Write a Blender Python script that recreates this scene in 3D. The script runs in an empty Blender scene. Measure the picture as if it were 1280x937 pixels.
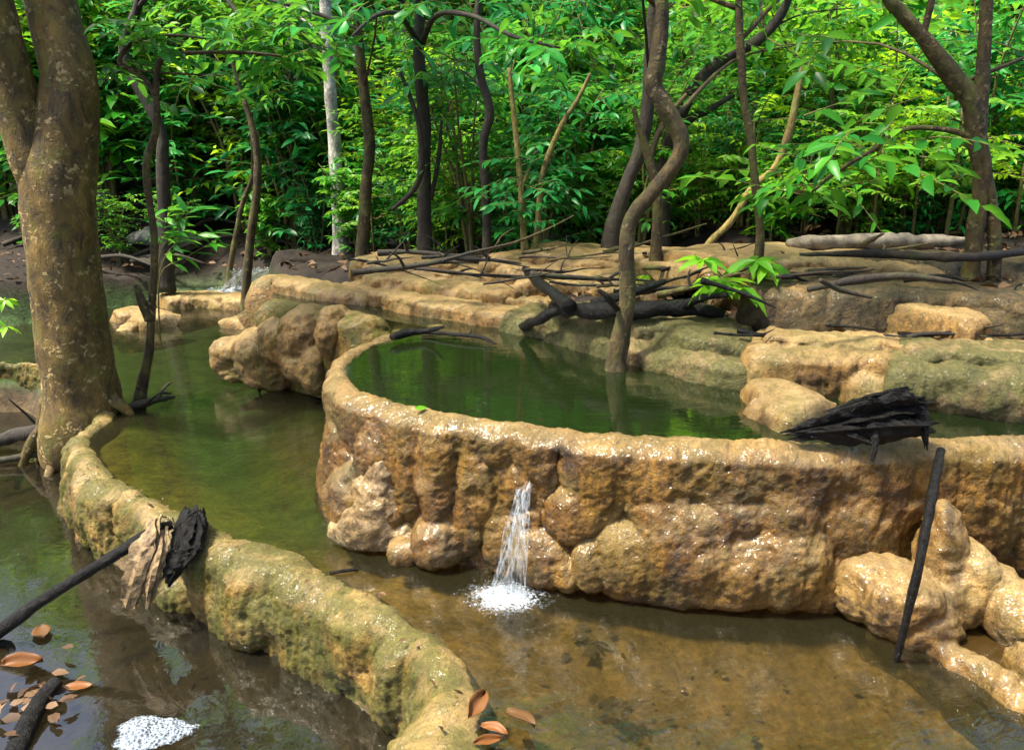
import bpy, bmesh, math, random
import numpy as np
from mathutils import Vector, Matrix, noise

S = bpy.context.scene
COL = S.collection
R = math.radians
rng = np.random.default_rng(7)
random.seed(7)

# ------------------------------------------------------------------ camera
PITCH = R(15.8); FPX = 950.0; CAMZ = 1.6
cp, sp = math.cos(PITCH), math.sin(PITCH)

def ray(px, py):
    u = (px - 640) / FPX; v = -(py - 468.5) / FPX
    return np.array([u, cp + v * sp, -sp + v * cp])

def P(px, py, z):            # point of the photograph on the level z
    if z > 0.605: z -= 0.06      # everything above the upper pool sits 6 cm lower than first surveyed
    d = ray(px, py); t = (z - CAMZ) / d[2]
    return np.array([d[0] * t, d[1] * t, z])

def Q(px, py, Y):            # point of the photograph at the distance Y
    d = ray(px, py); t = Y / d[1]
    return np.array([d[0] * t, Y, CAMZ + d[2] * t])

cam_d = bpy.data.cameras.new('camera'); cam = bpy.data.objects.new('camera', cam_d); COL.objects.link(cam)
cam.location = (0, 0, CAMZ); cam.rotation_euler = (R(90) - PITCH, 0, 0)
cam_d.sensor_width = 36; cam_d.lens = FPX / 1280 * 36; cam_d.clip_start = 0.05; cam_d.clip_end = 300
S.camera = cam

# ------------------------------------------------------------------ object helpers
def tag(o, label, cat, group=None):
    o['label'] = label; o['category'] = cat
    if group: o['group'] = group
    return o

def thing(name, label, cat, loc, group=None):
    o = bpy.data.objects.new(name, None); COL.objects.link(o)
    o.location = [float(v) for v in loc]; o.empty_display_size = 0.1
    return tag(o, label, cat, group)

def make_mesh(name, verts, faces, smooth=True):
    me = bpy.data.meshes.new(name)
    me.from_pydata([tuple(map(float, v)) for v in verts], [], [tuple(int(i) for i in f) for f in faces])
    if smooth: me.polygons.foreach_set('use_smooth', [True] * len(me.polygons))
    me.update()
    return me

def part(name, mb, mat, root=None, smooth=True, origin=None):
    """world-space geometry -> one mesh object (child of root, or with its own origin)"""
    V, F = (mb.V, mb.F) if isinstance(mb, MB) else mb
    V = np.array(V, dtype=float)
    o0 = np.array(root.location) if root is not None else (np.array(origin, dtype=float) if origin is not None else np.zeros(3))
    me = make_mesh(name, V - o0, F, smooth); me.materials.append(mat)
    o = bpy.data.objects.new(name, me); COL.objects.link(o)
    if root is not None: o.parent = root
    else: o.location = o0
    return o

class MB:
    def __init__(s): s.V = []; s.F = []
    def add(s, v, f):
        n = len(s.V); s.V.extend([tuple(x) for x in v]); s.F.extend([tuple(i + n for i in q) for q in f]); return s

def spline(pts, n=6):
    pts = [np.array(p, dtype=float) for p in pts]; out = []
    for i in range(len(pts) - 1):
        p0 = pts[max(i - 1, 0)]; p1 = pts[i]; p2 = pts[i + 1]; p3 = pts[min(i + 2, len(pts) - 1)]
        for k in range(n):
            t = k / n
            out.append(0.5 * ((2 * p1) + (-p0 + p2) * t + (2 * p0 - 5 * p1 + 4 * p2 - p3) * t * t + (-p0 + 3 * p1 - 3 * p2 + p3) * t ** 3))
    out.append(pts[-1]); return out

def tube(mb, path, radii, sides=8, rough=0.0, fr=6.0, knots=0.0, seed=0.0):
    path = [np.array(p, dtype=float) for p in path]; n = len(path); V = []; F = []
    ref = np.array([0.31, 0.87, 0.17])
    prev = None
    for i in range(n):
        t = path[min(i + 1, n - 1)] - path[max(i - 1, 0)]
        t = t / (np.linalg.norm(t) + 1e-9)
        if prev is None:
            a = np.cross(t, ref); a /= np.linalg.norm(a) + 1e-9
        else:
            a = prev - t * np.dot(prev, t); a /= np.linalg.norm(a) + 1e-9
        prev = a; b = np.cross(t, a)
        for k in range(sides):
            an = 2 * math.pi * k / sides
            d = a * math.cos(an) + b * math.sin(an); r = radii[i]
            if rough:
                q = path[i] + d * r
                r *= 1 + rough * noise.noise(Vector((q[0] * fr + seed, q[1] * fr, q[2] * fr * 0.6))) + rough * 0.5 * noise.noise(Vector((q[0] * fr * 3, q[1] * fr * 3 + seed, q[2] * fr * 2)))
            V.append(path[i] + d * r)
    for i in range(n - 1):
        for k in range(sides):
            k2 = (k + 1) % sides
            F.append((i * sides + k, i * sides + k2, (i + 1) * sides + k2, (i + 1) * sides + k))
    F.append(tuple(range(sides - 1, -1, -1))); F.append(tuple((n - 1) * sides + k for k in range(sides)))
    mb.add(V, F)

def stem(mb, pts, r0, r1, sides=8, n=6, rough=0.12, fr=8.0, radii=None, flare=0.0):
    path = spline(pts, n); m = len(path)
    if radii is not None:
        rr = np.interp(np.linspace(0, 1, m), np.linspace(0, 1, len(radii)), radii)
    else:
        rr = np.linspace(r0, r1, m)
    if flare:
        rr = rr * (1 + flare * np.exp(-np.linspace(0, 1, m) * 12))
    tube(mb, path, rr, sides, rough, fr, seed=random.random() * 50)
    return path

# ------------------------------------------------------------------ node helpers
class NT:
    def __init__(s, name):
        s.m = bpy.data.materials.new(name); s.m.use_nodes = True
        s.t = s.m.node_tree; s.t.nodes.clear()
        s.out = s.t.nodes.new('ShaderNodeOutputMaterial')
        s.tc = s.t.nodes.new('ShaderNodeTexCoord')
    def n(s, typ, **kw):
        nd = s.t.nodes.new(typ)
        for k, v in kw.items():
            if k.startswith('_'): setattr(nd, k[1:], v)
            else:
                k2 = int(k[1:]) if (k[0] == 'i' and k[1:].isdigit()) else k.replace('__', ' ')
                if hasattr(v, 'is_output'): s.t.links.new(v, nd.inputs[k2])
                else: nd.inputs[k2].default_value = v
        return nd
    def link(s, a, b): s.t.links.new(a, b)
    def noise(s, scale, detail=5, rough=0.6, dist=0.0, vec=None, stretch=None):
        v = vec or s.tc.outputs['Object']
        if stretch:
            mp = s.n('ShaderNodeMapping'); s.link(v, mp.inputs['Vector']); mp.inputs['Scale'].default_value = stretch; v = mp.outputs[0]
        nd = s.n('ShaderNodeTexNoise', Scale=scale, Detail=detail, Roughness=rough, Distortion=dist); s.link(v, nd.inputs['Vector'])
        return nd.outputs[0]
    def voro(s, scale, feature='F1', rand=1.0, vec=None, out=0):
        nd = s.n('ShaderNodeTexVoronoi', _feature=feature, Scale=scale, Randomness=rand); s.link(vec or s.tc.outputs['Object'], nd.inputs['Vector'])
        return nd.outputs[out]
    def ramp(s, fac, stops, interp='LINEAR'):
        nd = s.n('ShaderNodeValToRGB'); s.link(fac, nd.inputs[0]); cr = nd.color_ramp; cr.interpolation = interp
        while len(cr.elements) < len(stops): cr.elements.new(0.5)
        for e, (p, c) in zip(cr.elements, stops):
            e.position = p; e.color = (c, c, c, 1) if isinstance(c, (int, float)) else (*c, 1)
        return nd.outputs[0]
    def mix(s, fac, a, b, mode='MIX'):
        nd = s.n('ShaderNodeMix', _data_type='RGBA', _blend_type=mode)
        for inp, v in ((nd.inputs[0], fac), (nd.inputs[6], a), (nd.inputs[7], b)):
            if hasattr(v, 'is_output'): s.link(v, inp)
            elif isinstance(v, (tuple, list)): inp.default_value = (*v, 1)
            else: inp.default_value = v
        return nd.outputs[2]
    def math(s, op, a, b=0.0, clamp=False):
        nd = s.n('ShaderNodeMath', _operation=op, _use_clamp=clamp)
        for i, v in enumerate((a, b)):
            if hasattr(v, 'is_output'): s.link(v, nd.inputs[i])
            else: nd.inputs[i].default_value = v
        return nd.outputs[0]
    def bump(s, h, strength, dist=0.01, normal=None):
        nd = s.n('ShaderNodeBump', Strength=strength, Distance=dist); s.link(h, nd.inputs['Height'])
        if normal is not None: s.link(normal, nd.inputs['Normal'])
        return nd.outputs[0]
    def pbsdf(s, col, rough, normal=None, spec=0.5, coat=0.0, coat_rough=0.1):
        b = s.n('ShaderNodeBsdfPrincipled')
        for k, v in (('Base Color', col), ('Roughness', rough), ('Coat Weight', coat)):
            if hasattr(v, 'is_output'): s.link(v, b.inputs[k])
            elif isinstance(v, (tuple, list)): b.inputs[k].default_value = (*v, 1)
            else: b.inputs[k].default_value = v
        b.inputs['Specular IOR Level'].default_value = spec; b.inputs['Coat Roughness'].default_value = coat_rough
        if normal is not None: s.link(normal, b.inputs['Normal']); s.link(normal, b.inputs['Coat Normal'])
        return b
    def done(s, shader):
        s.link(shader.outputs[0] if hasattr(shader, 'outputs') else shader, s.out.inputs['Surface']); return s.m

# ------------------------------------------------------------------ materials
def mat_travertine(name, ochre=(0.27, 0.14, 0.036), tan=(0.42, 0.26, 0.10), dark=(0.09, 0.042, 0.011), moss=0.3, wet=0.6, pale=0.4, mosscol=(0.10, 0.105, 0.018)):
    t = NT(name)
    pos = t.n('ShaderNodeNewGeometry').outputs['Position']
    big = t.noise(3.2, 6, 0.62, 0.6, vec=pos)
    col = t.ramp(big, [(0.30, dark), (0.44, ochre), (0.60, tan), (0.78, tuple(min(1, c * 1.25) for c in tan))])
    streak = t.noise(9, 5, 0.7, 0.8, vec=pos, stretch=(2.2, 2.2, 0.45))
    col = t.mix(0.75, col, t.ramp(streak, [(0.34, (0.22, 0.16, 0.09)), (0.5, (0.85, 0.82, 0.75)), (0.68, (1.3, 1.25, 1.15))]), 'MULTIPLY')
    fine = t.noise(38, 8, 0.72, 0.4, vec=pos)
    col = t.mix(0.7, col, t.ramp(fine, [(0.36, (0.28, 0.22, 0.15)), (0.50, (0.92, 0.92, 0.92)), (0.68, (1.4, 1.36, 1.25))]), 'MULTIPLY')
    # calcite crust in random patches; upward faces are mixed paler too
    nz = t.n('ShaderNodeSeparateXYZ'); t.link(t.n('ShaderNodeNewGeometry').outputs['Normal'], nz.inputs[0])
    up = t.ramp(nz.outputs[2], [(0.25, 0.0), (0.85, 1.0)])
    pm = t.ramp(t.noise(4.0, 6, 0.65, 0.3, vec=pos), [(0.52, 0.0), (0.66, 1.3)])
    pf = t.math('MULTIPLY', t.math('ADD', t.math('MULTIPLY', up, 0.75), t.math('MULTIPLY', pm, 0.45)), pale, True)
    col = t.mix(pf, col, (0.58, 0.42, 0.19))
    # algae and moss
    mm = t.ramp(t.noise(4.1, 7, 0.7, 0.5, vec=pos), [(0.5 - 0.22 * moss + 0.02, 0.0), (0.62 - 0.2 * moss + 0.02, 1.0)])
    mf = t.math('MULTIPLY', mm, min(1, 0.35 + moss * 0.6))
    mcol = t.ramp(fine, [(0.3, tuple(c * 0.5 for c in mosscol)), (0.7, tuple(c * 1.7 for c in mosscol))])
    col = t.mix(mf, col, mcol)
    # pits
    pit = t.ramp(t.voro(46, vec=pos), [(0.05, 0.0), (0.16, 1.0)])
    pitmask = t.ramp(t.noise(7, 3, 0.5, vec=pos), [(0.50, 0.0), (0.58, 1.0)])
    pits = t.math('MULTIPLY', t.math('SUBTRACT', 1.0, pit), pitmask)
    col = t.mix(t.math('MULTIPLY', pits, 0.7), col, (0.05, 0.03, 0.015))
    # wet relief: ridgelets and grain
    w1 = t.n('ShaderNodeTexNoise', _noise_type='RIDGED_MULTIFRACTAL', Scale=36.0, Detail=2.0, Roughness=0.5, Distortion=1.2); t.link(pos, w1.inputs['Vector'])
    h = t.math('ADD', t.math('MULTIPLY', w1.outputs[0], 0.22), t.math('MULTIPLY', fine, 1.0))
    h = t.math('SUBTRACT', h, t.math('MULTIPLY', pits, 0.9))
    nrm = t.bump(h, 1.0, 0.05)
    nrm = t.bump(t.noise(120, 3, 0.6, 0.8, vec=pos), 0.7, 0.010, nrm)
    wm = t.ramp(t.noise(2.6, 4, 0.6, vec=pos), [(0.36, 0.75), (0.6, 0.30)])
    rough = t.math('ADD', t.math('MULTIPLY', wm, 1.0), t.math('MULTIPLY', mf, 0.3), True)
    wetf = t.math('MULTIPLY', t.ramp(t.noise(2.6, 4, 0.6, vec=pos), [(0.36, 0.15), (0.58, 1.0)]), wet)
    film = t.bump(t.math('ADD', w1.outputs[0], t.math('MULTIPLY', t.noise(26, 3, 0.5, 0.5, vec=pos), 1.2)), 0.7, 0.014)
    b = t.pbsdf(col, rough, nrm, 0.35, t.math('MULTIPLY', wetf, 0.6), 0.14)
    t.link(film, b.inputs['Coat Normal'])
    return t.done(b)

def mat_bark(name, c1, c2, lichen=None, lich_amt=0.0, moss=None, scale=22, wet=0.0, bumpy=0.8):
    t = NT(name)
    pos = t.n('ShaderNodeNewGeometry').outputs['Position']
    a = t.noise(scale, 7, 0.7, 0.6, vec=pos, stretch=(1, 1, 0.45))
    col = t.ramp(a, [(0.32, c1), (0.62, c2)])
    big = t.noise(5, 4, 0.6, vec=pos)
    col = t.mix(0.6, col, t.ramp(big, [(0.38, 0.3), (0.62, 1.35)]), 'MULTIPLY')
    if moss:
        col = t.mix(t.math('MULTIPLY', t.ramp(t.noise(6, 6, 0.65, 0.3, vec=pos), [(0.50, 0.0), (0.66, 1.0)]), 0.8), col, moss)
    h = a
    if lichen:
        dv = t.n('ShaderNodeMix', _data_type='RGBA', _blend_type='LINEAR_LIGHT'); dv.inputs[0].default_value = 0.07
        nn = t.n('ShaderNodeTexNoise', Scale=14.0, Detail=3.0); t.link(pos, nn.inputs['Vector']); t.link(pos, dv.inputs[6]); t.link(nn.outputs[1], dv.inputs[7])
        v1 = t.ramp(t.voro(21, vec=dv.outputs[2]), [(0.22, 1.0), (0.42, 0.0)])
        sel = t.ramp(t.noise(5.5, 6, 0.75, vec=pos), [(0.50 - lich_amt * .06, 0.0), (0.60 - lich_amt * .06, 1.0)])
        lm = t.math('MULTIPLY', t.math('MULTIPLY', v1, sel), 0.85)
        v2 = t.math('MULTIPLY', t.ramp(t.noise(42, 5, 0.65, 1.6, vec=pos), [(0.54, 0.0), (0.64, 1.0)]), sel)
        lm = t.math('MAXIMUM', lm, t.math('MULTIPLY', v2, 0.45 * lich_amt))
        col = t.mix(lm, col, lichen)
        h = t.math('ADD', a, t.math('MULTIPLY', lm, 0.35))
    fine = t.noise(scale * 5, 6, 0.7, vec=pos)
    nrm = t.bump(h, bumpy, 0.02); nrm = t.bump(fine, 0.5, 0.004, nrm)
    return t.done(t.pbsdf(col, 0.75 - 0.4 * wet, nrm, 0.4, wet, 0.2))

def mat_leaf(name, stops, trans=(0.25, 0.55, 0.04), tf=0.48, rough=0.38, objvar=0.6, spec=0.28):
    t = NT(name)
    isl = t.n('ShaderNodeNewGeometry').outputs['Random Per Island']
    ob = t.n('ShaderNodeObjectInfo').outputs['Random']
    col = t.ramp(isl, stops)
    ov = t.ramp(ob, [(0.0, (1 - .45 * objvar, 1 - .25 * objvar, 1.0)), (0.5, (1, 1, 1)), (1.0, (1 + .6 * objvar, 1 + .25 * objvar, 1 - .3 * objvar))])
    col = t.mix(1.0, col, ov, 'MULTIPLY')
    b = t.pbsdf(col, rough, None, spec)
    tc = t.mix(1.0, t.mix(0.5, trans, col), ov, 'MULTIPLY')
    tr = t.n('ShaderNodeBsdfTranslucent'); t.link(tc, tr.inputs[0])
    mx = t.n('ShaderNodeMixShader', i0=tf); t.link(b.outputs[0], mx.inputs[1]); t.link(tr.outputs[0], mx.inputs[2])
    return t.done(mx)

def mat_water(name, tint, murk, mf, b1=(3.0, 0.25), b2=(14.0, 0.12), stretch=(1, 1, 1), rot=0.0, rings=None, ior=1.9):
    t = NT(name)
    pos = t.n('ShaderNodeNewGeometry').outputs['Position']
    mp = t.n('ShaderNodeMapping', _vector_type='TEXTURE'); t.link(pos, mp.inputs[0]); mp.inputs['Rotation'].default_value = (0, 0, rot); mp.inputs['Scale'].default_value = stretch
    h = t.math('ADD', t.math('MULTIPLY', t.noise(b1[0], 3, 0.5, 0.6, vec=mp.outputs[0]), b1[1]), t.math('MULTIPLY', t.noise(b2[0], 3, 0.55, 1.0, vec=mp.outputs[0]), b2[1]))
    for (cx, cy, k, amp, fall) in (rings or []):
        dv = t.n('ShaderNodeVectorMath', _operation='DISTANCE'); t.link(pos, dv.inputs[0]); dv.inputs[1].default_value = (cx, cy, 0)
        d = t.math('ADD', dv.outputs['Value'], t.math('MULTIPLY', t.noise(3.0, 3, 0.5, vec=pos), 0.16))
        w = t.math('SINE', t.math('MULTIPLY', d, k))
        e = t.math('POWER', 2.718, t.math('MULTIPLY', dv.outputs['Value'], -fall))
        e = t.math('MULTIPLY', e, t.ramp(t.noise(4, 3, 0.6, vec=pos), [(0.35, 0.15), (0.65, 1.0)]))
        h = t.math('ADD', h, t.math('MULTIPLY', t.math('MULTIPLY', w, e), amp))
    nrm = t.bump(h, 1.0, 0.02)
    fr = t.n('ShaderNodeFresnel', IOR=ior); t.link(nrm, fr.inputs['Normal'])
    gl = t.n('ShaderNodeBsdfGlossy', Roughness=0.015); t.link(nrm, gl.inputs['Normal'])
    tr = t.n('ShaderNodeBsdfTransparent'); tr.inputs[0].default_value = (*tint, 1)
    df = t.n('ShaderNodeBsdfDiffuse'); df.inputs[0].default_value = (*murk, 1)
    m1 = t.n('ShaderNodeMixShader', i0=mf); t.link(tr.outputs[0], m1.inputs[1]); t.link(df.outputs[0], m1.inputs[2])
    m2 = t.n('ShaderNodeMixShader'); t.link(fr.outputs[0], m2.inputs[0]); t.link(m1.outputs[0], m2.inputs[1]); t.link(gl.outputs[0], m2.inputs[2])
    return t.done(m2)

def mat_simple(name, c1, c2, scale=20, rough=0.6, bumpy=0.5, coat=0.0, spec=0.5, stretch=None):
    t = NT(name); pos = t.n('ShaderNodeNewGeometry').outputs['Position']
    a = t.noise(scale, 7, 0.7, 0.4, vec=pos, stretch=stretch)
    nrm = t.bump(a, bumpy, 0.01); nrm = t.bump(t.noise(scale * 6, 5, 0.65, vec=pos), bumpy * 0.5, 0.003, nrm)
    return t.done(t.pbsdf(t.ramp(a, [(0.33, c1), (0.66, c2)]), rough, nrm, spec, coat, 0.15))

M = {}
M['trav_main'] = mat_travertine('travertine_ochre', moss=0.26, wet=1.0, pale=0.5, ochre=(0.17, 0.076, 0.004), tan=(0.30, 0.152, 0.015), dark=(0.036, 0.016, 0.002), mosscol=(0.075, 0.062, 0.006))
M['trav_front'] = mat_travertine('travertine_algae', moss=0.62, wet=0.35, pale=0.6, ochre=(0.21, 0.125, 0.012), tan=(0.37, 0.235, 0.05), dark=(0.06, 0.032, 0.005), mosscol=(0.06, 0.075, 0.004))
M['trav_cream'] = mat_travertine('travertine_cream', moss=0.08, wet=0.9, pale=0.55, ochre=(0.22, 0.11, 0.016), tan=(0.40, 0.25, 0.075), dark=(0.09, 0.045, 0.010))
M['trav_white'] = mat_travertine('travertine_white', moss=0.0, wet=0.9, pale=0.7, ochre=(0.30, 0.19, 0.07), tan=(0.48, 0.37, 0.22), dark=(0.16, 0.09, 0.03))
M['trav_tan'] = mat_travertine('travertine_tan', moss=0.2, wet=0.3, pale=0.6, ochre=(0.24, 0.13, 0.028), tan=(0.38, 0.225, 0.065), dark=(0.07, 0.037, 0.010))
M['trav_moss'] = mat_travertine('travertine_mossy', moss=0.75, wet=0.2, pale=0.4, ochre=(0.17, 0.115, 0.04), tan=(0.29, 0.21, 0.10), dark=(0.05, 0.032, 0.012), mosscol=(0.065, 0.075, 0.014))
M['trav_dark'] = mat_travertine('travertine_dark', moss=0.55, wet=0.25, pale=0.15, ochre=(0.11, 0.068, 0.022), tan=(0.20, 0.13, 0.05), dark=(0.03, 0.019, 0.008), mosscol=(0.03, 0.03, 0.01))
M['bark_big'] = mat_bark('mottled_bark', (0.010, 0.006, 0.0015), (0.14, 0.085, 0.014), (0.30, 0.22, 0.09), 0.8, (0.085, 0.082, 0.006), 15)
M['bark_olive'] = mat_bark('olive_bark', (0.009, 0.006, 0.0015), (0.07, 0.046, 0.010), (0.16, 0.12, 0.05), 0.4, (0.09, 0.10, 0.015), 30)
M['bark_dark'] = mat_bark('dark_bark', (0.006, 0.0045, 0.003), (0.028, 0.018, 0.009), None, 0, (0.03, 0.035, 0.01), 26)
M['bark_pale'] = mat_bark('pale_bark', (0.07, 0.065, 0.05), (0.45, 0.43, 0.37), (0.75, 0.74, 0.70), 0.3, None, 12)
M['bark_yellow'] = mat_bark('yellow_bark', (0.06, 0.045, 0.01), (0.24, 0.18, 0.045), None, 0, (0.14, 0.15, 0.03), 40)
M['char'] = mat_simple('charred_wood', (0.0006, 0.0006, 0.0006), (0.0035, 0.0027, 0.002), 30, 0.45, 1.8, 0.0, spec=.22)
M['driftwood'] = mat_simple('driftwood', (0.03, 0.018, 0.008), (0.30, 0.20, 0.09), 26, 0.7, 0.9)
M['greywood'] = mat_simple('weathered_wood', (0.035, 0.028, 0.018), (0.22, 0.185, 0.13), 11, 0.8, 0.8)
M['twig'] = mat_simple('twig_bark', (0.04, 0.035, 0.010), (0.17, 0.14, 0.035), 40, 0.7, 0.3)
M['stone'] = mat_simple('grey_stone', (0.10, 0.095, 0.085), (0.34, 0.33, 0.31), 14, 0.8, 0.8)
G1 = [(0.0, (0.008, 0.085, 0.010)), (0.35, (0.016, 0.16, 0.014)), (0.75, (0.036, 0.24, 0.016)), (1.0, (0.10, 0.34, 0.016))]
G2 = [(0.0, (0.006, 0.085, 0.020)), (0.5, (0.012, 0.17, 0.034)), (1.0, (0.03, 0.27, 0.05))]
G3 = [(0.0, (0.05, 0.19, 0.010)), (0.5, (0.10, 0.30, 0.014)), (1.0, (0.19, 0.42, 0.02))]
M['leaf_mid'] = mat_leaf('leaf_green', G1)
M['leaf_blue'] = mat_leaf('leaf_deep_green', G2, (0.10, 0.45, 0.06), 0.35)
M['leaf_lime'] = mat_leaf('leaf_lime', G3, (0.45, 0.78, 0.03), 0.5)
M['leaf_brown'] = mat_leaf('leaf_dead', [(0.0, (0.045, 0.018, 0.006)), (0.5, (0.10, 0.042, 0.012)), (1.0, (0.17, 0.085, 0.028))], (0.2, 0.09, 0.02), 0.12, 0.5, 0.6)
M['leaf_litter'] = mat_leaf('leaf_litter', [(0.0, (0.035, 0.02, 0.012)), (0.5, (0.08, 0.042, 0.018)), (0.85, (0.11, 0.062, 0.028)), (1.0, (0.16, 0.10, 0.055))], (0.2, 0.1, 0.04), 0.1, 0.6, 0.0)

# ------------------------------------------------------------------ levels and outlines (world metres)
ZA, ZB, ZC = 0.0, -0.33, 0.60
R1_px = [(600, 1120), (575, 1000), (566, 920), (560, 862), (535, 815), (482, 777), (420, 737), (360, 712), (300, 688), (232, 658), (165, 625), (116, 592), (98, 555), (128, 521), (100, 494), (40, 460), (-120, 464), (-330, 478)]
R1 = [P(x, y, ZA) for x, y in R1_px]
R2_px = [(540, 410), (475, 426), (436, 446), (424, 466), (446, 490), (520, 514), (640, 533), (800, 549), (980, 557), (1150, 553), (1300, 549), (1460, 545)]
R2 = [P(x, y, ZC) for x, y in R2_px]
BACK_px = [(1460, 515), (1300, 505), (1200, 492), (1100, 481), (1000, 470), (930, 466), (868, 458), (811, 444), (760, 431), (680, 411), (640, 402), (516, 389), (475, 379), (425, 369), (345, 356), (338, 372), (400, 384), (470, 397)]
C_poly = np.array([p[:2] for p in R2] + [P(x, y, ZC)[:2] for x, y in BACK_px])
A_tail_px = [(-330, 440), (-140, 412), (0, 408), (140, 384), (200, 371), (345, 369), (338, 400), (410, 445), (425, 500), (440, 580), (540, 650), (640, 685), (860, 700), (1060, 705), (1200, 685), (1500, 680), (1750, 900), (1600, 1400), (900, 1700)]
A_poly = np.array([p[:2] for p in R1] + [P(x, y, ZA)[:2] for x, y in A_tail_px])
B_poly = np.array([p[:2] for p in R1] + [np.array([-5.2, 4.2]), np.array([-5.6, 2.5]), np.array([-4.5, 0.6]), np.array([-1.5, 0.2])])
AP_poly = np.array([P(x, y, 0)[:2] for x, y in [(1040, 762), (1130, 792), (1300, 892), (1420, 1000), (1700, 900), (1500, 690), (1180, 690)]])

def sdist(pts, poly):
    """signed distance, positive inside"""
    d = np.full(len(pts), 1e9); ins = np.zeros(len(pts), bool); n = len(poly)
    for i in range(n):
        a = poly[i]; b = poly[(i + 1) % n]; ab = b - a; ap = pts - a
        t = np.clip((ap @ ab) / (ab @ ab + 1e-12), 0, 1)
        d = np.minimum(d, np.linalg.norm(ap - t[:, None] * ab, axis=1))
        c = ((a[1] > pts[:, 1]) != (b[1] > pts[:, 1]))
        with np.errstate(divide='ignore', invalid='ignore'):
            xi = (b[0] - a[0]) * (pts[:, 1] - a[1]) / (b[1] - a[1]) + a[0]
        ins ^= c & (pts[:, 0] < xi)
    return np.where(ins, d, -d)

CTRL = [P(1225, 355, 1.06), P(1000, 330, 1.06), P(1280, 300, 1.1), P(1100, 310, 1.08), P(700, 330, .86), P(500, 320, .9), P(860, 385, .83), P(760, 370, .83), P(620, 352, .82),
        P(1100, 418, .84), P(1270, 430, .86), P(960, 440, .80), P(400, 335, .64), P(360, 320, .66), P(440, 335, .68),
        P(320, 348, .25), P(240, 350, .28)] + [np.array(v) for v in (
        (-4.6, 9.2, .35), (-6.0, 8.4, .55), (-7.4, 6.5, .5), (-3.2, 10.5, .75), (-5.2, 10.8, 1.2), (0, 8.5, 1.0), (0, 12, 1.45), (-5, 14, 2.2), (5, 12, 1.6), (8, 6, 1.4), (10, 3, 1.4), (-9, 3, .6), (3.5, 8, 1.25), (2.0, 6.5, 1.08),
        (3.2, 1.5, .4), (3, 0, .3), (-6.6, 1, .1), (-4, -1, .1), (0, -2, .1), (-14, 8, 1.5), (14, 10, 2.0), (0, 20, 3.0), (-12, 22, 4.0), (12, 22, 3.5))]
CTRL += [p + np.array([0, 0, -0.16]) for p in R1[1:]] + [p + np.array([0, 0, -0.26]) for p in R2]
CTRL = np.array(CTRL)

def ground_h(pts):
    pts = np.asarray(pts, dtype=float)
    d2 = ((pts[:, None, :] - CTRL[None, :, :2]) ** 2).sum(2) + 0.02
    w = d2 ** -1.6
    h = (w * CTRL[None, :, 2]).sum(1) / w.sum(1)
    far = np.clip(pts[:, 1] - 11, 0, None); h = h + 0.10 * far + 0.004 * far ** 2
    def ss(x, a, b):
        t = np.clip((x - a) / (b - a), 0, 1); return t * t * (3 - 2 * t)
    sA = sdist(pts, A_poly); sB = sdist(pts, B_poly); sC = sdist(pts, C_poly); sP = sdist(pts, AP_poly)
    kA = ss(sA, -0.10, 0.16); bedA = -0.07 - 0.17 * ss(sA, 0.05, 0.9)
    h = h + (bedA - h) * kA
    kB = ss(sB, 0.0, 0.16); h = h + (-0.42 - 0.15 * ss(sB, .1, .7) - h) * kB
    kC = ss(sC, -0.03, 0.16); h = h + (0.50 - 0.22 * ss(sC, .05, .5) - h) * kC
    return h, sA, sB, sC

def gz(x, y): return float(ground_h(np.array([[x, y]]))[0][0])

# ------------------------------------------------------------------ ground sheet
def axis(a0, a1, step, lo, hi):
    c = list(np.arange(a0, a1 + 1e-6, step)); s = step; v = a0; left = []
    while v > lo: s = min(s * 1.18, 2.5); v -= s; left.append(v)
    s = step; v = c[-1]; right = []
    while v < hi: s = min(s * 1.18, 2.5); v += s; right.append(v)
    return np.array(left[::-1] + c + right)
gx = axis(-4.6, 2.6, 0.05, -60, 60); gy = axis(0.9, 7.4, 0.05, -25, 75)
XX, YY = np.meshgrid(gx, gy); gp = np.stack([XX.ravel(), YY.ravel()], 1)
gh, gA, gB, gC = ground_h(gp)
for i, (x, y) in enumerate(gp):
    v = Vector((x, y, 0)); inpool = max(gA[i], gB[i], gC[i]) > 0.05
    a = 0.022 if inpool else 0.06
    gh[i] += a * noise.fractal(v * 3.1, 1.0, 2.0, 4) + (0.0 if inpool else 0.02 * noise.noise(v * 9))
    if y > 7 or abs(x) > 4.6: gh[i] += 0.14 * noise.noise(v * 0.6)
nx, ny = len(gx), len(gy)
gF = [(j * nx + i, j * nx + i + 1, (j + 1) * nx + i + 1, (j + 1) * nx + i) for j in range(ny - 1) for i in range(nx - 1)]
gm = make_mesh('ground', np.column_stack([gp, gh]), gF)
# sediment colours of the beds (a property of the mud itself)
def sst(x, a, b):
    t = np.clip((x - a) / (b - a), 0, 1); return t * t * (3 - 2 * t)
cl = np.zeros((len(gp), 4)); cl[:, 3] = 1
soil = np.array([0.017, 0.011, 0.007]); olive = np.array([0.24, 0.19, 0.022]); algae = np.array([0.055, 0.10, 0.03]); brown = np.array([0.27, 0.142, 0.048]); orange = np.array([0.40, 0.215, 0.05]); darkb = np.array([0.10, 0.07, 0.035]); deep = np.array([0.04, 0.048, 0.016])
cl[:, :3] = soil
frontness = sst(-gp[:, 1] + 0.25 * gp[:, 0], -3.75, -2.9)[:, None]
edge = sst(-gA, -0.75, -0.15)[:, None]
leftn = sst(-gp[:, 0], 0.7, 1.5)[:, None] * sst(gp[:, 1], 2.7, 3.3)[:, None] * sst(-gp[:, 1], -5.2, -4.0)[:, None]
bedcol = algae * (1 - frontness) + brown * frontness
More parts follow.
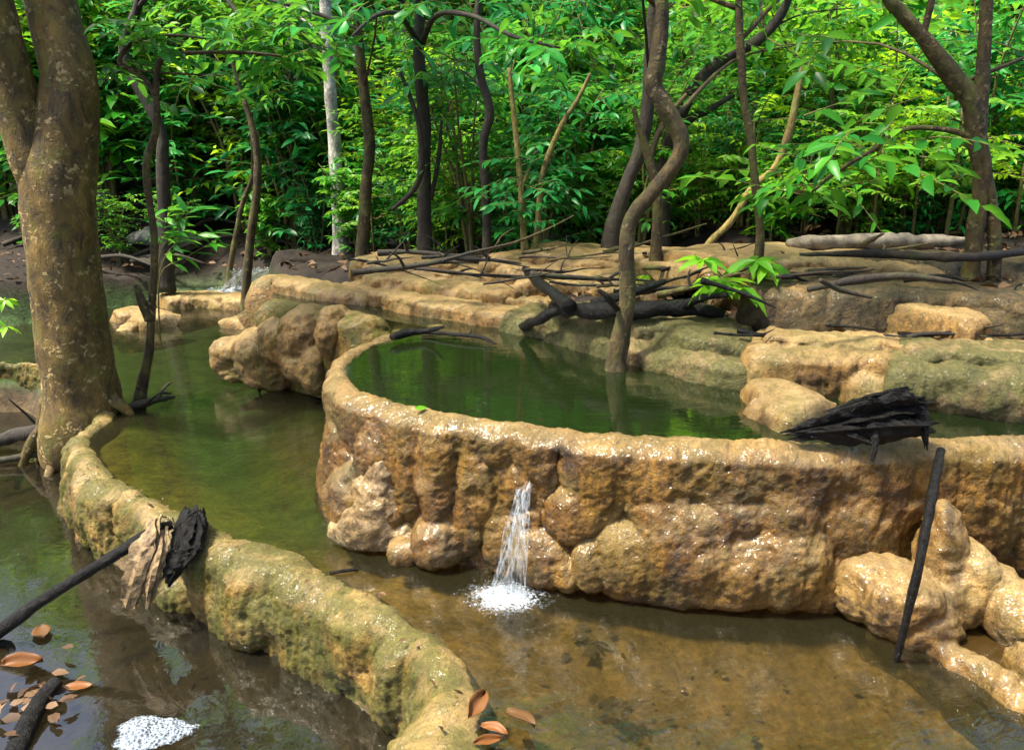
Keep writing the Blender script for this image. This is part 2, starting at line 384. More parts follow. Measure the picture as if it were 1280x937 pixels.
bedcol = bedcol * (1 - edge * leftn) + olive * edge * leftn
oc = P(490, 715, 0)[:2]; od = np.exp(-((gp - oc) ** 2).sum(1) / (0.28 ** 2))[:, None]
bedcol = bedcol * (1 - od) + orange * od
kA = sst(gA, -0.05, 0.05)[:, None]; cl[:, :3] = cl[:, :3] * (1 - kA) + bedcol * kA
kB = sst(gB, 0.0, 0.1)[:, None]; cl[:, :3] = cl[:, :3] * (1 - kB) + darkb * kB
kC = sst(gC, -0.02, 0.1)[:, None]; cl[:, :3] = cl[:, :3] * (1 - kC) + deep * kC
ca = gm.color_attributes.new('sediment', 'FLOAT_COLOR', 'POINT'); ca.data.foreach_set('color', cl.ravel())
t = NT('forest_ground'); pos = t.n('ShaderNodeNewGeometry').outputs['Position']
at = t.n('ShaderNodeVertexColor', _layer_name='sediment').outputs[0]
n1 = t.noise(7, 8, 0.7, 0.5, vec=pos); n2 = t.noise(40, 6, 0.7, 0.2, vec=pos)
c = t.mix(0.9, at, t.ramp(n1, [(0.33, (0.35, 0.33, 0.3)), (0.52, (0.95, 0.95, 0.95)), (0.70, (1.7, 1.6, 1.45))]), 'MULTIPLY')
c = t.mix(0.7, c, t.ramp(n2, [(0.35, (0.4, 0.38, 0.34)), (0.65, (1.35, 1.32, 1.25))]), 'MULTIPLY')
nb = t.bump(t.math('ADD', n1, t.math('MULTIPLY', n2, 0.4)), 0.7, 0.03)
gm.materials.append(t.done(t.pbsdf(c, 0.85, nb, 0.3)))
go = bpy.data.objects.new('ground', gm); COL.objects.link(go); go['kind'] = 'structure'

# ------------------------------------------------------------------ water sheets
def sheet(name, poly, z, mat):
    bm = bmesh.new(); vs = [bm.verts.new((float(p[0]), float(p[1]), z)) for p in poly]; bm.faces.new(vs)
    bmesh.ops.recalc_face_normals(bm, faces=bm.faces)
    for f in bm.faces:
        if f.normal.z < 0: f.normal_flip()
    bmesh.ops.triangulate(bm, faces=bm.faces)
    me = bpy.data.meshes.new(name); bm.to_mesh(me); bm.free(); me.materials.append(mat)
    o = bpy.data.objects.new(name, me); COL.objects.link(o); o['kind'] = 'structure'; return o
FALL = P(632, 738, 0)
M['waterA'] = mat_water('pool_water', (0.54, 0.58, 0.44), (0.040, 0.038, 0.017), 0.2, (4.0, 0.11), (17.0, 0.10), (2.2, 0.8, 1), 0.35, rings=[(FALL[0], FALL[1], 58.0, 0.12, 1.5)])
M['waterB'] = mat_water('lower_pool_water', (0.42, 0.42, 0.34), (0.022, 0.02, 0.013), 0.3, (3.0, 0.10), (15.0, 0.03))
M['waterC'] = mat_water('upper_pool_water', (0.5, 0.6, 0.4), (0.020, 0.036, 0.009), 0.3, (4.0, 0.10), (18.0, 0.035), (2.5, 0.7, 1), 0.0, ior=2.4)
M['waterD'] = mat_water('apron_pool_water', (0.7, 0.6, 0.45), (0.12, 0.07, 0.02), 0.25, (4.0, 0.06), (18.0, 0.02))
sheet('pool_water', A_poly, ZA, M['waterA'])
sheet('lower_pool_water', B_poly, ZB, M['waterB'])
sheet('upper_pool_water', C_poly, ZC, M['waterC'])

# ------------------------------------------------------------------ travertine
_b = bmesh.new(); bmesh.ops.create_icosphere(_b, subdivisions=2, radius=1.0)
ICO_V = np.array([v.co[:] for v in _b.verts]); ICO_F = [tuple(v.index for v in f.verts) for f in _b.faces]; _b.free()
_b = bmesh.new(); bmesh.ops.create_icosphere(_b, subdivisions=1, radius=1.0)
SM_V = np.array([v.co[:] for v in _b.verts]); SM_F = [tuple(v.index for v in f.verts) for f in _b.faces]; _b.free()

def blob(mb, c, r, ang=0.0, tilt=0.0, small=False):
    v = (SM_V if small else ICO_V) * np.array(r)
    if tilt:
        c1, s1 = math.cos(tilt), math.sin(tilt); v = np.column_stack([v[:, 0], v[:, 1] * c1 - v[:, 2] * s1, v[:, 1] * s1 + v[:, 2] * c1])
    ca_, sa_ = math.cos(ang), math.sin(ang)
    v = np.column_stack([v[:, 0] * ca_ - v[:, 1] * sa_, v[:, 0] * sa_ + v[:, 1] * ca_, v[:, 2]])
    mb.add(v + np.array(c), SM_F if small else ICO_F)

def prism(mb, line, zt, zb, half):
    """wall core along a polyline; zt/zb/half may be scalars or arrays"""
    L = np.array([p[:2] for p in line]); n = len(L)
    f = lambda a: np.full(n, a) if np.isscalar(a) else np.interp(np.linspace(0, 1, n), np.linspace(0, 1, len(a)), a)
    zt, zb, half = f(zt), f(zb), f(half); V = []; F = []
    for i in range(n):
        tn = L[min(i + 1, n - 1)] - L[max(i - 1, 0)]; tn = tn / (np.linalg.norm(tn) + 1e-9); nn = np.array([-tn[1], tn[0]])
        for s, z in ((1, zt[i]), (1, zb[i]), (-1, zb[i]), (-1, zt[i])):
            q = L[i] + nn * half[i] * s; V.append((q[0], q[1], z))
    for i in range(n - 1):
        for k in range(4):
            a, b2 = i * 4 + k, i * 4 + (k + 1) % 4; F.append((a, b2, b2 + 4, a + 4))
    F.append((3, 2, 1, 0)); F.append(tuple((n - 1) * 4 + k for k in range(4))); mb.add(V, F)

def rock(name, mb, mat, label, cat='rock', voxel=0.014, amp=1.0, smooth_it=2, group=None, streaks=1.0, seed=0.0, parent=None):
    me = make_mesh('tmp', mb.V, mb.F, False); o = bpy.data.objects.new('tmp', me); COL.objects.link(o)
    m = o.modifiers.new('r', 'REMESH'); m.mode = 'VOXEL'; m.voxel_size = voxel
    if smooth_it:
        s = o.modifiers.new('s', 'SMOOTH'); s.iterations = smooth_it; s.factor = 0.5
    dg = bpy.context.evaluated_depsgraph_get(); dg.update()
    em = bpy.data.meshes.new_from_object(o.evaluated_get(dg))
    bpy.data.objects.remove(o); bpy.data.meshes.remove(me)
    n = len(em.vertices); V = np.zeros(n * 3); em.vertices.foreach_get('co', V); V = V.reshape(-1, 3)
    N = np.zeros(n * 3); em.vertices.foreach_get('normal', N); N = N.reshape(-1, 3)
    D = np.zeros(n); sd = Vector((seed, seed * 1.7, seed * .3))
    fn = noise.noise; k = voxel / 0.014
    for i in range(n):
        q = Vector(V[i]) + sd
        w = q + 0.05 * Vector((fn(q * 7), fn(q * 7 + Vector((9, 3, 1))), fn(q * 7 + Vector((2, 8, 5)))))
        a = 0.020 * fn(w * 8.0) + 0.013 * (0.5 - abs(fn(w * 15.0))) * 2 * 0.7 + 0.007 * fn(w * 31)
        f = fn(Vector((w.x * 17, w.y * 17, w.z * 3.2)))
        a += 0.010 * streaks * (abs(f) - 0.3) * (1 - abs(N[i][2]))
        a -= 0.016 * max(0, fn(w * 11 + Vector((5, 5, 5))) - 0.35) * 2.2
        if voxel < 0.012: a += 0.004 * fn(w * 62)
        D[i] = a * amp
    V = V + N * D[:, None]
    c = V.mean(0); c[2] = V[:, 2].min()
    if parent is not None: c = np.array(parent.location)
    em.vertices.foreach_set('co', (V - c).ravel()); em.name = name
    em.polygons.foreach_set('use_smooth', [True] * len(em.polygons)); em.materials.clear(); em.materials.append(mat); em.update()
    o = bpy.data.objects.new(name, em); COL.objects.link(o)
    if parent is None:
        o.location = c; tag(o, label, cat, group)
    else: o.parent = parent
    return o

def stations(line, step):
    L = np.array(line, dtype=float); seg = np.linalg.norm(np.diff(L, axis=0), axis=1); cum = np.r_[0, np.cumsum(seg)]
    s = np.arange(0, cum[-1], step); out = np.stack([np.interp(s, cum, L[:, k]) for k in range(3)], 1)
    tn = np.gradient(out, axis=0); tn /= np.linalg.norm(tn, axis=1)[:, None] + 1e-9
    return out, tn, s / cum[-1]

U = lambda a, b: random.uniform(a, b)

# --- flowstone: a rounded lip whose face hangs in pillows with creases between them
CAM2 = np.array([0.0, 0.0])
def fs_grid(line, top, lip, depth, bulges, ds, amp=1.0, seed=0.0, slope=.10, taper=.12, oscale=None, ref=None, zstep=None, streak=1.0, crest=.007):
    st, tn, sn = stations(spline(line, 6), ds); n = len(st)
    nn = np.stack([-tn[:, 1], tn[:, 0]], 1)
    for _ in range(6): nn[1:-1] = (nn[:-2] + 2 * nn[1:-1] + nn[2:]) / 4
    nn /= np.linalg.norm(nn, axis=1)[:, None]
    if ref is None:
        if (nn * (CAM2 - st[:, :2])).sum() < 0: nn = -nn
    elif (nn * (st[:, :2] - ref)).sum() < 0: nn = -nn
    S = np.arange(n) * ds; Ltot = S[-1]; zs = zstep or ds
    prof = list(top)
    for a_ in np.linspace(90, 8, 7): prof.append((lip * math.cos(R(a_)), -lip + lip * math.sin(R(a_))))
    z = -lip
    while z > -depth: prof.append((lip + slope * (-z - lip), z)); z -= zs
    prof = np.array(prof); m = len(prof); nt = len(top)
    O = np.repeat(prof[None, :, 0], n, 0); Z = np.repeat(prof[None, :, 1], n, 0)
    wgt = np.clip(-Z / (lip * .9), 0, 1) ** .6; wgt[:, :nt] = 0
    fn = noise.noise
    SS = np.repeat(S[:, None], m, 1).copy(); ZZ = Z.copy()
    for i in range(n):
        for j in range(nt, m):
            SS[i, j] += .022 * fn(Vector((S[i] * 5, Z[i, j] * 6, seed))) + .007 * fn(Vector((S[i] * 21, Z[i, j] * 14, seed)))
            ZZ[i, j] += .02 * fn(Vector((S[i] * 6, Z[i, j] * 5, seed + 9)))
    kk = 80.0; acc = np.ones((n, m)) * 1.0
    for (s0, z0, ws, hz, a_) in bulges:
        d = 1 - ((SS - s0) / ws) ** 2 - ((ZZ - z0) / hz) ** 2
        acc += np.exp(kk * a_ * np.sqrt(np.clip(d, 0, None))) - 1.0
    O = O + np.log(acc) / kk * wgt
    if oscale is not None: O = O * oscale(sn)[:, None]
    cr = np.array([crest * fn(Vector((s_ * 3.0, seed, 1))) + crest * .6 * fn(Vector((s_ * 9.0, seed, 4))) for s_ in S])
    if taper:
        f = np.sqrt(np.clip(1 - (1 - np.clip(np.minimum(S, Ltot - S) / taper, 0, 1)) ** 2, 0, 1)); O = O * (.55 + .45 * f)[:, None]; cr = cr - (1 - f) * depth * .35
    V = np.empty((n, m, 3)); V[:, :, :2] = st[:, None, :2] + nn[:, None, :] * O[:, :, None]; V[:, :, 2] = st[:, None, 2] + Z + cr[:, None]
    dU = np.gradient(V, axis=0); dV = np.gradient(V, axis=1); N = np.cross(dU, dV); N /= np.linalg.norm(N, axis=2)[:, :, None] + 1e-9
    out3 = np.concatenate([nn, np.zeros((n, 1))], 1)[:, None, :]
    flip = ((N * out3).sum(2) + N[:, :, 2] * .5).sum() < 0
    if flip: N = -N
    for i in range(n):
        for j in range(m):
            q = V[i, j]; w = Vector((q[0] + seed, q[1], q[2])); stv = Vector((S[i] * 26, Z[i, j] * 4.0, seed))
            a_ = .009 * fn(w * 9) + .007 * fn(w * 21) + .0045 * (1 - 2 * abs(fn(w * 34))) + .0030 * fn(w * 60)
            if ds < .012: a_ += .0022 * (1 - 2.2 * abs(fn(w * 95)))
            k = wgt[i, j]
            a_ += .0075 * streak * k * (1 - 2.4 * abs(fn(stv)))
            a_ -= .020 * max(0.0, fn(w * 13 + Vector((5, 5, 5))) - .42) * (1 + k)
            V[i, j] += N[i, j] * a_ * amp
    F = [(i * m + j, (i + 1) * m + j, (i + 1) * m + j + 1, i * m + j + 1) for i in range(n - 1) for j in range(m - 1)]
    if (np.cross(V[1, 0] - V[0, 0], V[0, 1] - V[0, 0]) * N[0, 0]).sum() < 0: F = [f[::-1] for f in F]
    return V.reshape(-1, 3), F

def fs_object(name, label, mat, grids, cat='rock'):
    mb = MB()
    for g in grids: mb.add(*g)
    V = np.array(mb.V); c = V.mean(0); c[2] = V[:, 2].min()
    return tag(part(name, mb, mat, None, True, c), label, cat)

def rand_bulges(L, depth, w=(.07, .14), h=None, a=(.02, .05), n=None, z=None):
    out = []
    n = n or int(L / (w[0] + w[1]) * 2.6)
    for k in range(n):
        out.append((L * (k + U(.1, .9)) / n, -depth * U(*(z or (.2, .8))), U(*w), (U(*h) if h else depth * U(.3, .65)), U(*a)))
    return out
def line_len(line): return float(len(stations(spline(line, 6), .01)[0]) * .01)

# --- front dam (between the main pool and the lower pool)
st1_, _, sn1_ = stations(spline(R1, 6), .01)
def s_near(p): return float(np.argmin(((st1_[:, :2] - p[:2]) ** 2).sum(1)) * .01)
L1 = len(st1_) * .01; bl = rand_bulges(L1, .5, (.07, .17), (.10, .22), (.025, .09), int(L1 / .11), (.1, .85))
for x, y, z0, ws, hz, a_ in [(566, 920, -.12, .10, .22, .13), (545, 850, -.20, .07, .16, .03), (505, 800, -.16, .09, .2, .12), (452, 757, -.2, .10, .14, .05), (395, 725, -.14, .16, .18, .07), (330, 700, -.2, .14, .2, .08), (270, 675, -.2, .10, .2, .06), (240, 660, -.32, .12, .1, .10), (190, 640, -.12, .12, .16, .05), (125, 600, -.15, .14, .2, .06), (575, 1000, -.2, .12, .25, .12)]:
    bl.append((s_near(P(x, y, 0)), z0, ws, hz, a_))
g = fs_grid([p + np.array([0, 0, .026]) for p in R1], [(-.20, -.42), (-.17, -.24), (-.145, -.12), (-.115, -.055), (-.08, -.02), (-.04, -.004), (-.015, 0)], .085, .62, bl, .0095, 1.1, 3.0, .12, 0,
            lambda q: .80 - .12 * sst(q, .30, .45) - .50 * sst(q, .54, .66) + .12 * np.sin(q * 34) * (q < .55) + .09 * np.sin(q * 83 + 1) * (q < .6), ref=np.array([0.5, 6.5]), streak=1.0, crest=.03)
fs_object('travertine_dam', 'low curved algae green travertine dam sweeping along the front left edge of the pool', M['trav_front'], [g], 'dam')

# --- main wall holding the upper pool
line = spline(R2, 6); st, tn, sn = stations(line, 0.01)
pxs = np.array([640 + FPX * p[0] / (p[1] * cp + (CAMZ - p[2]) * sp) for p in st]); i0 = int(np.argmin(pxs))
def wb(px, py, hw, hh, a_):
    k = i0 + int(np.argmin(np.abs(pxs[i0:] - px))); p = st[k]; d = ray(px, py); Y = p[1] - .09
    z = CAMZ + d[2] * Y / d[1]; sc = (Y * cp + (CAMZ - z) * sp) / FPX
    tx = abs(np.gradient(st[max(0, k - 3):k + 4, 0]).mean()) / .01
    return (k * .01, z - ZC, hw * sc / max(.45, tx), hh * sc / .92, a_)
bl = [wb(*a) for a in [(432, 500, 26, 55, .03), (455, 510, 30, 62, .045), (487, 520, 22, 60, .03), (515, 530, 30, 66, .05), (565, 535, 28, 46, .04), (600, 538, 22, 34, .032), (632, 552, 19, 36, .035), (672, 552, 30, 56, .045), (704, 548, 18, 26, .035), (748, 590, 42, 84, .06), (770, 560, 30, 40, .045), (828, 590, 58, 96, .055), (895, 572, 40, 50, .04), (918, 610, 44, 70, .05), (995, 592, 66, 92, .06), (1060, 580, 40, 50, .04), (1098, 612, 60, 88, .05), (1165, 600, 44, 74, .045), (1228, 620, 50, 110, .065), (1310, 620, 56, 110, .065), (1400, 620, 60, 110, .06),
      (436, 590, 22, 55, .07), (492, 590, 24, 60, .055), (520, 590, 22, 66, .05), (556, 605, 22, 84, .085), (561, 682, 31, 34, .13), (527, 688, 18, 19, .15), (484, 592, 26, 60, .085), (470, 640, 48, 56, .16), (420, 620, 30, 50, .07), (600, 620, 28, 46, .045), (590, 665, 24, 36, .055), (640, 690, 26, 40, .04), (724, 650, 34, 38, .08), (690, 702, 40, 38, .105), (746, 706, 22, 36, .12), (722, 718, 20, 26, .10),
      (798, 704, 56, 50, .11), (868, 698, 74, 66, .125), (940, 716, 62, 48, .12), (990, 706, 52, 60, .13), (1035, 730, 44, 40, .10), (1080, 700, 50, 60, .075), (838, 652, 44, 30, .075), (925, 655, 40, 26, .07), (985, 650, 40, 34, .08), (1060, 662, 52, 44, .07), (885, 740, 120, 18, .10)]]
bl += rand_bulges(len(st) * .01, .6, (.04, .10), (.04, .11), (.010, .030), 90, (.12, .95))
g = fs_grid([p + np.array([0, 0, .012]) for p in R2], [(-.09, -.32), (-.075, -.16), (-.055, -.06), (-.035, -.02), (-.015, -.003)], .055, .98, bl, .0085, 1.0, 11.0, .04, 0, None, ref=np.array([0.5, 3.6]), streak=.55, crest=.010)
fs_object('travertine_wall', 'tall bulging ochre travertine wall holding the upper pool, water spouting down its face', M['trav_main'], [g], 'dam')
mb = MB()
mb = MB()
Yl = P(470, 690, 0)[1]
for x, y, dY, r in [(466, 650, .085, (.15, .13, .13)), (474, 622, .10, (.125, .13, .15)), (482, 595, .125, (.09, .12, .16)), (487, 570, .15, (.06, .11, .15)), (448, 662, .10, (.12, .10, .09)), (494, 664, .06, (.11, .10, .09))]: blob(mb, Q(x, y, Yl + dY), r)
rock('travertine_lobe', mb, M['trav_white'], 'pale whitish cone shaped travertine lobe at the left foot of the main wall', 'rock', .0105, .9, 22, seed=17)
mb = MB()
# apron on the right: lobes that step down to a thin lower rim
for x, y, z, r in [(1085, 730, .12, (.14, .14, .14)), (1120, 745, .12, (.15, .16, .13)), (1150, 775, .05, (.15, .13, .10)), (1185, 735, .12, (.12, .16, .14)), (1175, 690, .25, (.08, .12, .20)), (1205, 720, .17, (.09, .14, .15)), (1240, 745, .12, (.10, .13, .12)), (1280, 770, .10, (.14, .12, .12)), (1330, 780, .1, (.18, .14, .14))]:
    blob(mb, P(x, y, z), r, U(-.4, .4))
lr = spline([P(x, y, .0) for x, y in [(1100, 782), (1140, 795), (1185, 818), (1230, 848), (1290, 886), (1360, 935), (1440, 1000)]], 5)
for p, tv, s in zip(*stations(lr, .035)):
    blob(mb, p + np.array([0, 0, -.01]), (.05, .048 * U(.85, 1.3), .062 + U(-.01, .012)), math.atan2(tv[1], tv[0]))
    blob(mb, p + np.array([0.01, 0.02, -.14]), (.06, .055, .12), 0)
for x, y, z, r in [(1285, 835, .06, (.05, .09, .08)), (1310, 850, .05, (.08, .1, .1))]: blob(mb, P(x, y, z), r)
rock('travertine_apron', mb, M['trav_cream'], 'wet lobed travertine apron with a curled rim at the right foot of the wall', 'rock', .0105, .9, 9, seed=13)
ap = [P(x, y, .025)[:2] for x, y in [(1150, 790), (1230, 840), (1300, 880), (1380, 860), (1330, 770), (1210, 765)]]
sheet('apron_pool_water', ap, .025, M['waterD'])

# --- rock lump and ridge on the left of the upper pool
def chain(mb, pts, r, zoff=0.0, step=.06, jit=.25, depth=0.0):
    st, tn, sn = stations(spline(pts, 5), step)
    for p, tv in zip(st, tn):
        ang = math.atan2(tv[1], tv[0])
        blob(mb, p + np.array([0, 0, zoff - r * .8]), (r * 1.1, r * U(1 - jit, 1 + jit), r * U(1 - jit * .5, 1 + jit * .5)), ang)
        if depth:
            blob(mb, p + np.array([U(-.04, .04), U(-.06, .0), zoff - r - U(.2, .9) * depth]), (r * U(.8, 1.2), r * U(.8, 1.3), depth * U(.35, .6)), ang)
    prism(mb, [p for p in st], float(np.mean([p[2] for p in st])) + zoff - r * .7, float(np.mean([p[2] for p in st])) - depth - .35, r * .75)

mb = MB()
for x, y, Y, r in [(296, 440, 5.5, (.20, .2, .13)), (284, 448, 5.5, (.12, .16, .10)), (330, 434, 5.42, (.22, .24, .16)), (358, 426, 5.34, (.22, .26, .20)), (386, 418, 5.2, (.20, .26, .22)), (386, 450, 5.2, (.2, .26, .16)), (340, 456, 5.42, (.3, .24, .12)), (395, 458, 5.1, (.14, .24, .2)), (345, 468, 5.4, (.26, .22, .12)), (300, 460, 5.5, (.18, .18, .10)), (420, 415, 4.95, (.12, .2, .2))]:
    blob(mb, Q(x, y, Y), r, U(-.3, .3))
rock('travertine_boulder', mb, M['trav_tan'], 'pale tan rounded travertine boulder standing in the green water left of the upper pool', 'rock', .017, 1.0, 22, seed=5)
RID = [P(556, 412, .60), P(500, 405, .615 - .005), P(460, 398, .605), P(415, 390, .60), P(375, 383, .59), P(345, 379, .585), P(325, 384, .54)]
fs_object('travertine_ridge', 'mossy travertine ridge joining the pale boulder to the upper pool rim', M['trav_front'],
    [fs_grid([p + np.array([0, 0, .02]) for p in RID], [(-.12, -.2), (-.10, -.06), (-.07, -.015), (-.03, 0)], .07, .62, rand_bulges(line_len(RID), .5, (.10, .2), None, (.03, .08)), .018, 1.2, 8.0, .1, .1)])
R4 = [P(332, 352, .74), P(336, 347, .76), P(352, 346, .77), P(390, 353, .765), P(430, 361, .75), P(470, 369, .73)]
fs_object('travertine_dam', 'smooth tan travertine dam behind the mossy ridge, beside the far small cascade', M['trav_tan'],
    [fs_grid(R4, [(-.22, -.12), (-.16, -.02), (-.1, 0), (-.03, 0)], .06, .75, rand_bulges(line_len(R4), .4, (.08, .16), None, (.02, .05)), .02, 1.2, 21.0, .1, .1)], 'dam')

# --- ledges and banks behind the upper pool
def pl(pts, z): return [P(x, y, z) for x, y in pts]
specs = [
 # name material label voxel seed [ (pixels, z, depth, r, back) ]
 ('travertine_ledge', 'trav_tan', 'low stepped tan travertine ledge across the upper pool, left of the charred log', .02, 31,
   [([(430, 352), (475, 362), (520, 372), (580, 380), (645, 389)], .76, .16, .07, .4), ([(455, 340), (520, 350), (580, 356), (640, 364)], .84, .14, .05, .4), ([(470, 330), (540, 338), (620, 345)], .88, .12, .05, .4), ([(520, 352), (580, 362), (640, 370), (690, 376)], .80, .08, .035, .25), ([(440, 322), (500, 325), (570, 328)], .93, .08, .035, .4)]),
 ('travertine_bank', 'trav_moss', 'lumpy grey green travertine bank below the charred log, beyond the upper pool', .018, 33,
   [([(630, 386), (690, 394), (740, 408), (790, 420), (840, 430), (900, 444), (950, 450)], .78, .2, .09, .3), ([(700, 380), (760, 392), (830, 404), (890, 415), (950, 420)], .86, .12, .06, .3)]),
 ('travertine_ledge', 'trav_tan', 'broad sunlit tan travertine ledge in the middle distance behind the twin yellow stems', .022, 35,
   [([(622, 330), (680, 335), (740, 340), (790, 345)], .96, .18, .07, .5), ([(650, 312), (720, 314), (790, 318), (850, 330)], 1.05, .14, .06, .5), ([(640, 348), (700, 350), (770, 355), (830, 360)], .91, .10, .04, .3), ([(600, 318), (660, 322), (720, 325), (800, 332)], 1.0, .08, .04, .3)]),
 ('mossy_rock', 'trav_moss', 'low flat mossy green rock beside the foot of the s curved tree', .016, 37,
   [([(800, 450), (850, 455), (900, 461), (950, 470)], .685, .14, .06, .25)]),
 ('travertine_hump', 'trav_tan', 'small cream hump of travertine in the water left of the wet black driftwood', .014, 39,
   [([(935, 482), (960, 484), (985, 500), (1015, 510)], .755, .2, .10, .15), ([(965, 505), (1000, 518)], .70, .1, .06, .1)]),
 ('travertine_ledge', 'trav_tan', 'bright tan travertine ledge right of the leafy seedling, at the water edge', .016, 41,
   [([(925, 428), (990, 434), (1050, 440), (1125, 449)], .85, .22, .08, .35), ([(950, 419), (1010, 423), (1080, 428), (1150, 432)], .88, .06, .03, .2), ([(960, 470), (1010, 474), (1060, 478), (1110, 484)], .71, .12, .045, .15)]),
 ('travertine_bank', 'trav_moss', 'long moss green travertine bank at the right end of upper pool', .016, 43,
   [([(1100, 447), (1160, 451), (1220, 457), (1290, 462), (1380, 466), (1440, 470)], .85, .24, .08, .4), ([(1130, 434), (1200, 437), (1280, 441), (1360, 443)], .89, .06, .03, .2)]),
 ('travertine_bank', 'trav_dark', 'dark travertine step with roots below the forked right hand tree', .02, 45,
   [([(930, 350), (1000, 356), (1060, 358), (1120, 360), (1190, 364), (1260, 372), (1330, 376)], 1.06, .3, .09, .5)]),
 ('travertine_rock', 'trav_tan', 'pale tan travertine rock at the right edge below the forked tree', .018, 47,
   [([(1192, 394), (1225, 388), (1270, 385), (1330, 384), (1400, 386)], 1.0, .25, .09, .3), ([(1165, 420), (1230, 423), (1330, 428)], .90, .1, .06, .25)]),
 ('travertine_ledge', 'trav_tan', 'upper tan travertine ledge left of the forked tree, in front of the grey log', .022, 49,
   [([(930, 326), (1000, 320), (1060, 324), (1140, 332), (1200, 334)], 1.12, .2, .07, .6), ([(880, 338), (930, 334), (990, 336), (1040, 342)], 1.06, .15, .06, .4)]),
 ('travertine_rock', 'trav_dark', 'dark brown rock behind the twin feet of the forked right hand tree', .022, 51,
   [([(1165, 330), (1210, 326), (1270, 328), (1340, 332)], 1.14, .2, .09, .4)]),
 ('travertine_dam', 'trav_tan', 'low far travertine rim crossing the green water in front of the small cascade', .022, 53,
   [([(205, 372), (245, 368), (290, 371), (345, 376)], .13, .2, .08, .25)]),
 ('travertine_rock', 'trav_tan', 'cream travertine lump just right of the big mottled trunk', .02, 55,
   [([(140, 386), (165, 388), (190, 397)], .12, .3, .09, .2), ([(150, 404), (172, 406)], .05, .2, .08, .15)]),
 ('travertine_rock', 'trav_tan', 'small white rimmed travertine shelf between the boulder and the mossy ridge', .018, 57,
   [([(300, 402), (320, 396), (345, 388)], .08, .2, .06, .2), ([(335, 392), (350, 380)], .25, .3, .08, .2)]),
 ('boulder', 'trav_tan', 'tan rounded stone at the right edge of the upper pool water', .014, 59,
   [([(1268, 497), (1300, 500)], .74, .12, .07, .1)]),
 ('pebble_rock', 'trav_tan', 'small tan stone in the dark lower pool against the front dam', .012, 61,
   [([(96, 650), (124, 648)], -.24, .1, .05, .08)]),
]
for name, mt, lab, vx, sd, parts_ in specs:
    gs = []
    for pts, z, dep, r, bk in parts_:
        ln = pl(pts, z); rr = r * .62; bk *= 1.5
        top = [(-bk, -.03), (-bk * .75, -.006), (-bk * .5, .006), (-bk * .3, 0), (-bk * .15, .004), (-.02, 0)]
        gs.append(fs_grid(ln, top, rr, dep + r + .12, rand_bulges(line_len(ln), dep + .05, (.07, .2), None, (.02, .07)), min(.02, vx), 1.3, sd, .12, min(.06, line_len(ln) * .15), crest=.02))
    fs_object(name, lab, M[mt], gs)

# ------------------------------------------------------------------ leaves
LEAF_F = [(0, 4, 1), (4, 5, 2, 1), (5, 3, 2), (0, 1, 6), (6, 1, 2, 7), (7, 2, 3)]
def leaves(mb, pos, dirs, L, Wr=0.42, droop=.25, fold=.18, upv=None):
    pos = np.array(pos); dirs = np.array(dirs); n = len(pos)
    if n == 0: return
    L = np.array(L) if not np.isscalar(L) else np.full(n, L)
    dirs = dirs / (np.linalg.norm(dirs, axis=1)[:, None] + 1e-9)
    up = np.array([0, 0, 1.0]) + rng.normal(0, .38, (n, 3)) if upv is None else upv + rng.normal(0, .25, (n, 3))
    side = np.cross(dirs, up); side /= np.linalg.norm(side, axis=1)[:, None] + 1e-9
    nr = np.cross(side, dirs)
    Ll = L[:, None]; W = Ll * Wr * rng.uniform(.8, 1.15, (n, 1))
    dr = droop * rng.uniform(.3, 1.5, (n, 1))
    def pt(t, w, lift): return pos + dirs * Ll * t + side * W * w + nr * (Ll * (-dr * t * t) + W * lift)
    V = np.stack([pt(0, 0, 0), pt(.32, 0, 0), pt(.68, 0, 0), pt(1, 0, 0), pt(.30, .46, fold), pt(.66, .38, fold), pt(.30, -.46, fold), pt(.66, -.38, fold)], 1).reshape(-1, 3)
    b = len(mb.V); mb.V.extend(map(tuple, V))
    for i in range(n):
        o = b + i * 8; mb.F.extend([tuple(o + q for q in f) for f in LEAF_F])

def twig(stm, lf, p, d, length, nl, L, r=.004, Wr=.42, tube_on=True, droop=.25):
    d = np.array(d, dtype=float); d /= np.linalg.norm(d) + 1e-9
    pts = [np.array(p, dtype=float)]; dd = d.copy()
    for k in range(3):
        dd = dd + np.array([0, 0, -.10]) + rng.normal(0, .10, 3); dd /= np.linalg.norm(dd); pts.append(pts[-1] + dd * length / 3)
    if tube_on: tube(stm, pts, [r, r * .8, r * .6, r * .35], 3)
    s = np.linspace(.15, 1.0, nl); arr = np.array(pts); ps = np.stack([np.interp(s * 3, range(4), arr[:, k]) for k in range(3)], 1)
    td = arr[-1] - arr[0]; td /= np.linalg.norm(td) + 1e-9
    sd = np.cross(td, [0, 0, 1]); sd /= np.linalg.norm(sd) + 1e-9
    sg = np.where(np.arange(nl) % 2 == 0, 1, -1)[:, None] * np.where(s < .97, 1, .1)[:, None]
    dirs = td * .6 + sd * sg * .85 + rng.normal(0, .22, (nl, 3)) + np.array([0, 0, -.12])
    leaves(lf, ps, dirs, L * rng.uniform(.65, 1.2, nl), Wr, droop)

